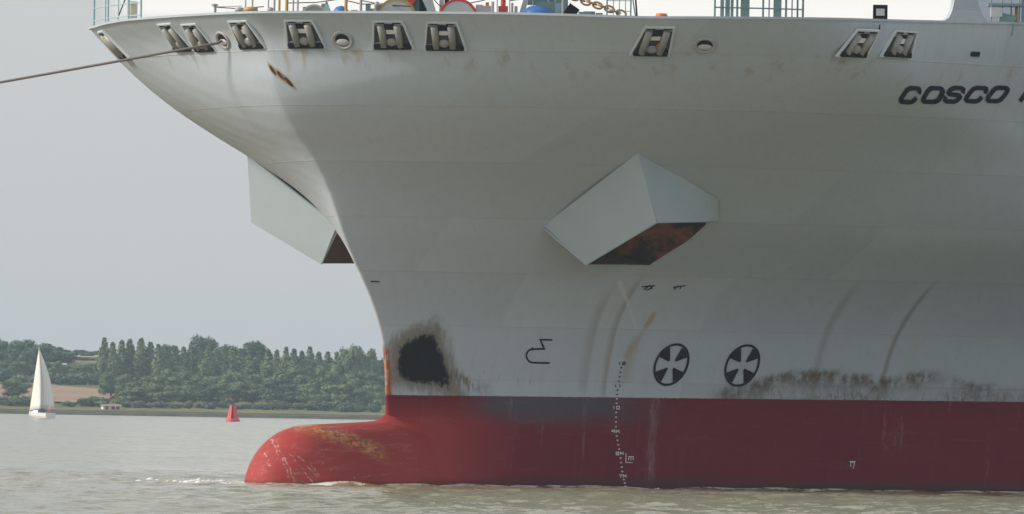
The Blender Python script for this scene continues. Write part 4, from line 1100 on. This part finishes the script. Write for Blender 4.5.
row('broad', [0, 1], 52, [(128, 388, 24), (146, 384, 26), (166, 382, 28), (187, 384, 28), (208, 381, 28), (230, 383, 28), (252, 380, 28), (272, 381, 28), (292, 384, 28), (315, 386, 26), (338, 382, 30), (360, 385, 26), (380, 383, 26)],
    '%s dark green tree from the left in the front belt along the shore', 'trees in the front belt along the shore', 14)
row('shrub', [0, 1], 38, [(6, 395, 20), (20, 392, 22), (32, 389, 20), (70, 401, 14), (88, 396, 22), (100, 394, 26), (128, 399, 18)]+[(140+k*12.2+random.uniform(-3, 3), random.uniform(398, 403.5), random.uniform(13, 19)) for k in range(20)],
    '%s low bush from the left at the top of the muddy bank', 'low bushes on the bank', 7)
row('shrub', [2], 34, [(343, 404, 18), (354, 407, 14)], '%s pale silvery bush from the left near the ship stem', 'pale bushes near the stem', 3)
row('broad', [0], 415, [(-2, 337, 22), (6, 343, 24), (15, 341, 24), (24, 340, 24), (33, 341, 26), (45, 345, 24), (55, 349, 22), (65, 352, 20)],
    '%s dark tree from the left on the skyline above the yacht', 'dark skyline trees above the yacht', 20)
row('broad', [0], 720, [(40, 346, 18), (50, 343, 18), (60, 346, 16), (76, 349, 14), (84, 350, 14), (92, 351, 14), (100, 350, 14)],
    '%s distant tree from the left on the skyline between yacht and poplars', 'distant skyline trees', 20)
row('shrub', [0, 1], 318, [(0, 364, 26), (10, 367, 24), (20, 372, 22), (31, 374, 22), (41, 372, 22), (51, 370, 24), (61, 371, 22), (71, 372, 24), (81, 370, 24), (91, 371, 24), (101, 370, 24), (111, 373, 24), (120, 374, 24), (129, 376, 22)],
    '%s dark hedge bush from the left along the top of the brown field', 'hedge above the ploughed field', 8)
row('broad', [0, 1], 352, [(-4, 358, 18), (7, 361, 18), (18, 359, 18), (29, 363, 16), (46, 362, 16), (57, 361, 16), (70, 364, 16), (82, 363, 16), (93, 362, 18)],
    '%s round tree from the left in the line behind the field hedge', 'trees behind the field hedge', 10)
row('shrub', [0, 1], 470, [(46, 357, 16), (56, 359, 16), (70, 362, 14), (80, 360, 16), (88, 357, 16), (97, 361, 14)],
    '%s small bush from the left below the pale upper field', 'bushes below the upper field', 10)
row('broad', [1], 120, [(16, 378, 26)], '%s bushy green tree from the left standing before the brown field left of the yacht', 'trees before the field', 2)
# more wood beyond what the hull hides, so that the belt does not stop at the stem
row('broad', [0, 1, 2], 160, [(412, 349, 26), (430, 352, 26)], '%s green tree from the left standing hidden behind the ship bow', 'trees behind the bow', 20)
row('broad', [1, 2], 120, [(-11, 372, 26)], '%s green tree from the left, cut off at the left edge of the field', 'trees beyond the field', 20)

# ---------------------------------------------------------------- buildings on the shore
M_wallw = simple('white_render', (.75, .73, .7), .7); M_tile = simple('faded_red_roof_tile', (.33, .19, .15), .8, var=.25, scale=.8); M_glass = simple('window_glass', (.03, .035, .04), .1)
def cottage(pix, dd, L_, W_, H_, rh, label, roofm):
    x = X_(pix, dd); y = float(shore_y(x))+dd
    h = empty('cottage', (x, y, float(ground(x, y))), .25)
    MB().box((0, 0, H_/2), (L_, W_, H_)).build('wall', M_wallw, h)
    MB().add([(-L_/2-.2, -W_/2-.3, H_), (L_/2+.2, -W_/2-.3, H_), (L_/2+.2, W_/2+.3, H_), (-L_/2-.2, W_/2+.3, H_), (-L_/2-.2, 0, H_+rh), (L_/2+.2, 0, H_+rh)],
             [(0, 1, 5, 4), (2, 3, 4, 5), (0, 4, 3), (1, 2, 5), (0, 3, 2, 1)]).build('roof', roofm, h)
    for k in (-.3, .05, .32): MB().box((k*L_, -W_/2-.02, H_*.55), (.8, .08, .8)).build('window', M_glass, h)
    tag(h, label, 'house')
cottage(112, 20, 4.2, 2.4, .75, .5, 'low white shed with a faded red roof on the bank right of the yacht', M_tile)
cottage(64, 395, 1.2, 1.4, 1.3, .7, 'tiny white gabled hut among bushes right of the yacht sail', M_wallw)

# ================================================================== yacht
def yacht():
    M_gel = simple('white_gelcoat', (.8, .8, .8), .25, var=.02); M_sail = simple('white_sailcloth', (.82, .81, .76), .8, var=.04, scale=.7)
    M_strip = simple('ochre_sail_edge', (.6, .5, .16), .8); M_al = simple('alloy_spar', (.5, .5, .5), .35, .6); M_navy = simple('navy_canvas', (.03, .04, .07), .8)
    D_ = 1887.; x0 = 5.53+(40-512)*D_/10260
    # heading away to the left: bow direction in the world
    y_ = empty('sailing_yacht', (x0, D_-450, 0), R(90+30))
    tag(y_, 'small white sailing yacht under full white sails on the river', 'yacht')
    Ln = 8.6; V = []; st = 13; n = 9
    for i in range(st):
        t = i/(st-1); xx = -Ln/2+Ln*t
        bw_ = 1.4*(1-t**2.6)*(.72+.28*min(1, t*2.5))+.03; sh = .95+.3*t**2
        for j in range(n):
            a = PI*j/(n-1)
            V.append((xx, -bw_*math.cos(a)*(abs(math.cos(a))**-.3 if abs(math.cos(a)) > .05 else 1), sh-(sh+.35)*math.sin(a)**.8*(1-.55*t**3)))
    Fc = [(i*n+j, i*n+j+1, (i+1)*n+j+1, (i+1)*n+j) for i in range(st-1) for j in range(n-1)]+[tuple(range(n))]+[(i*n, (i+1)*n, (i+1)*n+n-1, i*n+n-1) for i in range(st-1)]
    fix_normals(MB().add(V, Fc).build('hull', M_gel, y_))
    MB().add([(-.6, -.8, .9), (2.4, -.5, 1.05), (2.4, .5, 1.05), (-.6, .8, .9), (-.5, -.65, 1.45), (1.9, -.4, 1.4), (1.9, .4, 1.4), (-.5, .65, 1.45)],
             [(0, 1, 5, 4), (1, 2, 6, 5), (2, 3, 7, 6), (3, 0, 4, 7), (4, 5, 6, 7)]).build('coachroof', M_gel, y_)
    MB().lathe((-.7, 0, 1.0), [(.75, 0), (.7, .35), (.5, .65), (.01, .8)], 12).build('sprayhood', M_navy, y_, True)
    MB().box((-2.6, 0, .88), (2.2, 1.3, .16)).build('cockpit', M_navy, y_)
    MB().tube([(.7, 0, 1.3), (.7, 0, 13.1)], [.09, .06], 8).build('mast', M_al, y_)
    # the sails stand nearly square to the boat, boom eased out to starboard
    inv = Matrix.Rotation(-R(120), 3, 'Z')
    def Wd(dxw, dyw, z): 
        q = inv @ Vector((dxw, dyw, 0)); return Vector((q.x, q.y, z))
    def sail(name, tack, head, clew, belly, mt_, nu=9, nv=14):
        V = []; 
        nrm = (clew-tack).cross(head-tack).normalized()
        for i in range(nv):
            s = i/(nv-1); a = tack.lerp(head, s); b = clew.lerp(head, s)
            for j in range(nu):
                t = j/(nu-1); p_ = a.lerp(b, t)
                p_ = p_+nrm*belly*math.sin(PI*t)*math.sin(PI*min(1, s*.9+.1))
                if t > 0: p_ = p_+(clew-tack).normalized()*.55*t*math.sin(PI*s)
                V.append(p_)
        Fc = [(i*nu+j, i*nu+j+1, (i+1)*nu+j+1, (i+1)*nu+j) for i in range(nv-1) for j in range(nu-1)]
        o = MB().add(V, Fc).build(name, mt_, y_, True)
        so = o.modifiers.new('thick', 'SOLIDIFY'); so.thickness = .02
        return o
    head = Vector((.7, 0, 13.0))
    hw = Matrix.Rotation(R(120), 3, 'Z') @ Vector((.7, 0, 0))      # mast foot offset in world axes
    sail('mainsail', Vector((.62, 0, 1.9)), head-Vector((0, 0, .15)), Wd(hw.x+3.1, hw.y-.6, 1.75), .35, M_sail)
    bow = Vector((4.1, 0, 1.35))
    sail('genoa', bow, head-Vector((0, 0, .3)), Wd(hw.x+.5, hw.y-1.8, 1.7), .5, M_sail)
    MB().tube([bow, bow.lerp(head, .5), head], .07, 6).build('luff_tape', M_strip, y_)
    MB().tube([(.62, 0, 1.8), Wd(hw.x+3.0, hw.y-.62, 1.68)], .07, 8).build('boom', M_al, y_)
    MB().tube([head, (-4.2, 0, 1.0)], .02, 5).build('backstay', M_al, y_)
    return y_
yacht()

def sailor():
    D_ = 1884.; x0 = 5.53+(49.2-512)*D_/10260
    M_j = simple('orange_red_jacket', (.62, .09, .04), .8, var=.08); M_sk = simple('skin', (.5, .3, .22), .6); M_tr = simple('dark_trousers', (.04, .045, .06), .8); M_hat = simple('pale_cap', (.5, .4, .3), .8)
    r_ = empty('person', (x0, D_-450, .96), R(100))
    tag(r_, 'person in an orange red jacket sitting at the yacht stern', 'person')
    J = {'pelvis': (0, 0, .12), 'chest': (.02, 0, .45), 'neck': (.04, 0, .66), 'headb': (.06, 0, .74), 'headt': (.07, 0, .92),
         'hl': (.05, .1, .1), 'kl': (.45, .14, .14), 'al': (.48, .14, -.3), 'fl': (.65, .14, -.32), 'hr': (.05, -.1, .1), 'kr': (.45, -.14, .14), 'ar': (.48, -.14, -.3), 'fr': (.65, -.14, -.32),
         'sl': (.02, .2, .57), 'el': (.1, .3, .3), 'wl': (.36, .24, .28), 'dl': (.46, .22, .29), 'sr': (.02, -.2, .57), 'er': (.1, -.3, .3), 'wr': (.36, -.24, .28), 'dr': (.46, -.22, .29)}
    rad = dict(pelvis=.17, chest=.19, neck=.065, headb=.09, headt=.085, hl=.1, kl=.075, al=.05, fl=.04, hr=.1, kr=.075, ar=.05, fr=.04, sl=.09, el=.06, wl=.04, dl=.035, sr=.09, er=.06, wr=.04, dr=.035)
    E_ = [('pelvis', 'chest'), ('chest', 'neck'), ('neck', 'headb'), ('headb', 'headt'), ('pelvis', 'hl'), ('hl', 'kl'), ('kl', 'al'), ('al', 'fl'), ('pelvis', 'hr'), ('hr', 'kr'), ('kr', 'ar'), ('ar', 'fr'),
          ('chest', 'sl'), ('sl', 'el'), ('el', 'wl'), ('wl', 'dl'), ('chest', 'sr'), ('sr', 'er'), ('er', 'wr'), ('wr', 'dr')]
    ks = list(J); me = bpy.data.meshes.new('body'); me.from_pydata([J[k] for k in ks], [(ks.index(a), ks.index(b)) for a, b in E_], [])
    o = bpy.data.objects.new('body', me); C.objects.link(o); o.parent = r_
    sk = o.modifiers.new('skin', 'SKIN'); me.skin_vertices.new() if not me.skin_vertices else None
    for i, k in enumerate(ks): me.skin_vertices[0].data[i].radius = (rad[k], rad[k])
    me.skin_vertices[0].data[0].use_root = True
    o.modifiers.new('sub', 'SUBSURF').levels = 1; o.modifiers['sub'].render_levels = 1
    mt, nt, bs = material('sailor_clothes_and_skin')
    oc = nt.node('ShaderNodeTexCoord').outputs['Object']; x, y, z = nt.xyz(oc)[:3]
    up = nt.m('GREATER_THAN', z, .66); lo = nt.m('MULTIPLY', nt.m('LESS_THAN', z, .2), nt.m('GREATER_THAN', x, .12))
    cl = nt.mix(up, (.62, .09, .04, 1), (.5, .3, .22, 1)); cl = nt.mix(nt.m('MAXIMUM', lo, nt.m('LESS_THAN', z, .0)), cl, (.04, .045, .06, 1))
    nt.l.new(cl, bs.inputs['Base Color']); bs.inputs['Roughness'].default_value = .8; me.materials.append(mt)
    MB().lathe((.07, 0, .86), [(.115, 0), (.115, .05), (.08, .12), (.01, .14)], 12).build('cap', M_hat, r_, True)
sailor()

# ================================================================== buoy
def buoy():
    D_ = 1858.; x0 = 5.53+(233-512)*D_/10260
    M_r = simple('red_buoy_paint', (.62, .05, .05), .45, var=.12, scale=1.5); M_rd = simple('dark_red_buoy_paint', (.25, .02, .03), .5)
    b = empty('channel_buoy', (x0, D_-450, 0), .4)
    tag(b, 'red channel marker buoy floating off the far wooded shore', 'buoy')
    MB().lathe((0, 0, 0), [(.9, -.5), (1.28, -.2), (1.3, .3), (1.15, .5), (.01, .55)], 24).build('float', M_r, b, True)
    MB().tube([(0, 0, .5), (0, 0, 3.1)], .3, 10).build('pillar', M_rd, b)
    for k in range(4):
        t = PI/2*k+.35; a = Vector((math.cos(t), math.sin(t), 0)); c_ = Vector((-math.sin(t), math.cos(t), 0))
        o = MB().add([a*.95-c_*.52+Vector((0, 0, .5)), a*.95+c_*.52+Vector((0, 0, .5)), a*.48+c_*.3+Vector((0, 0, 2.9)), a*.48-c_*.3+Vector((0, 0, 2.9))], [(0, 1, 2, 3)]).build('daymark_panel', M_r, b)
        so = o.modifiers.new('thick', 'SOLIDIFY'); so.thickness = .06
    MB().lathe((0, 0, 2.9), [(.6, 0), (.6, .1), (.01, .1)], 16).build('platform', M_r, b)
    MB().tube([(0, 0, 3.0), (0, 0, 3.5)], .12, 8).build('lantern', M_rd, b)
    MB().tube([(-.3, 0, 3.0), (-.3, 0, 4.1)], .04, 6).build('topmark_staff', M_rd, b)
    MB().lathe((-.3, 0, 3.9), [(.01, 0), (.16, 0), (.16, .35), (.01, .35)], 10).build('topmark', M_r, b)
buoy()

# ================================================================== air
hz = MB().box((0, 2600, 23.5), (8000, 7400, 55)).build('haze', None)
hm = bpy.data.materials.new('haze'); hm.use_nodes = True
for nd in list(hm.node_tree.nodes):
    if nd.type != 'OUTPUT_MATERIAL': hm.node_tree.nodes.remove(nd)
pv = hm.node_tree.nodes.new('ShaderNodeVolumePrincipled')
pv.inputs['Color'].default_value = (.7, .87, 1., 1); pv.inputs['Density'].default_value = .00009; pv.inputs['Anisotropy'].default_value = .1
hm.node_tree.links.new(pv.outputs[0], [q for q in hm.node_tree.nodes if q.type == 'OUTPUT_MATERIAL'][0].inputs['Volume'])
hz.data.materials.clear(); hz.data.materials.append(hm)
tag(hz, 'pale blue summer haze over the river', 'haze', kind='stuff')
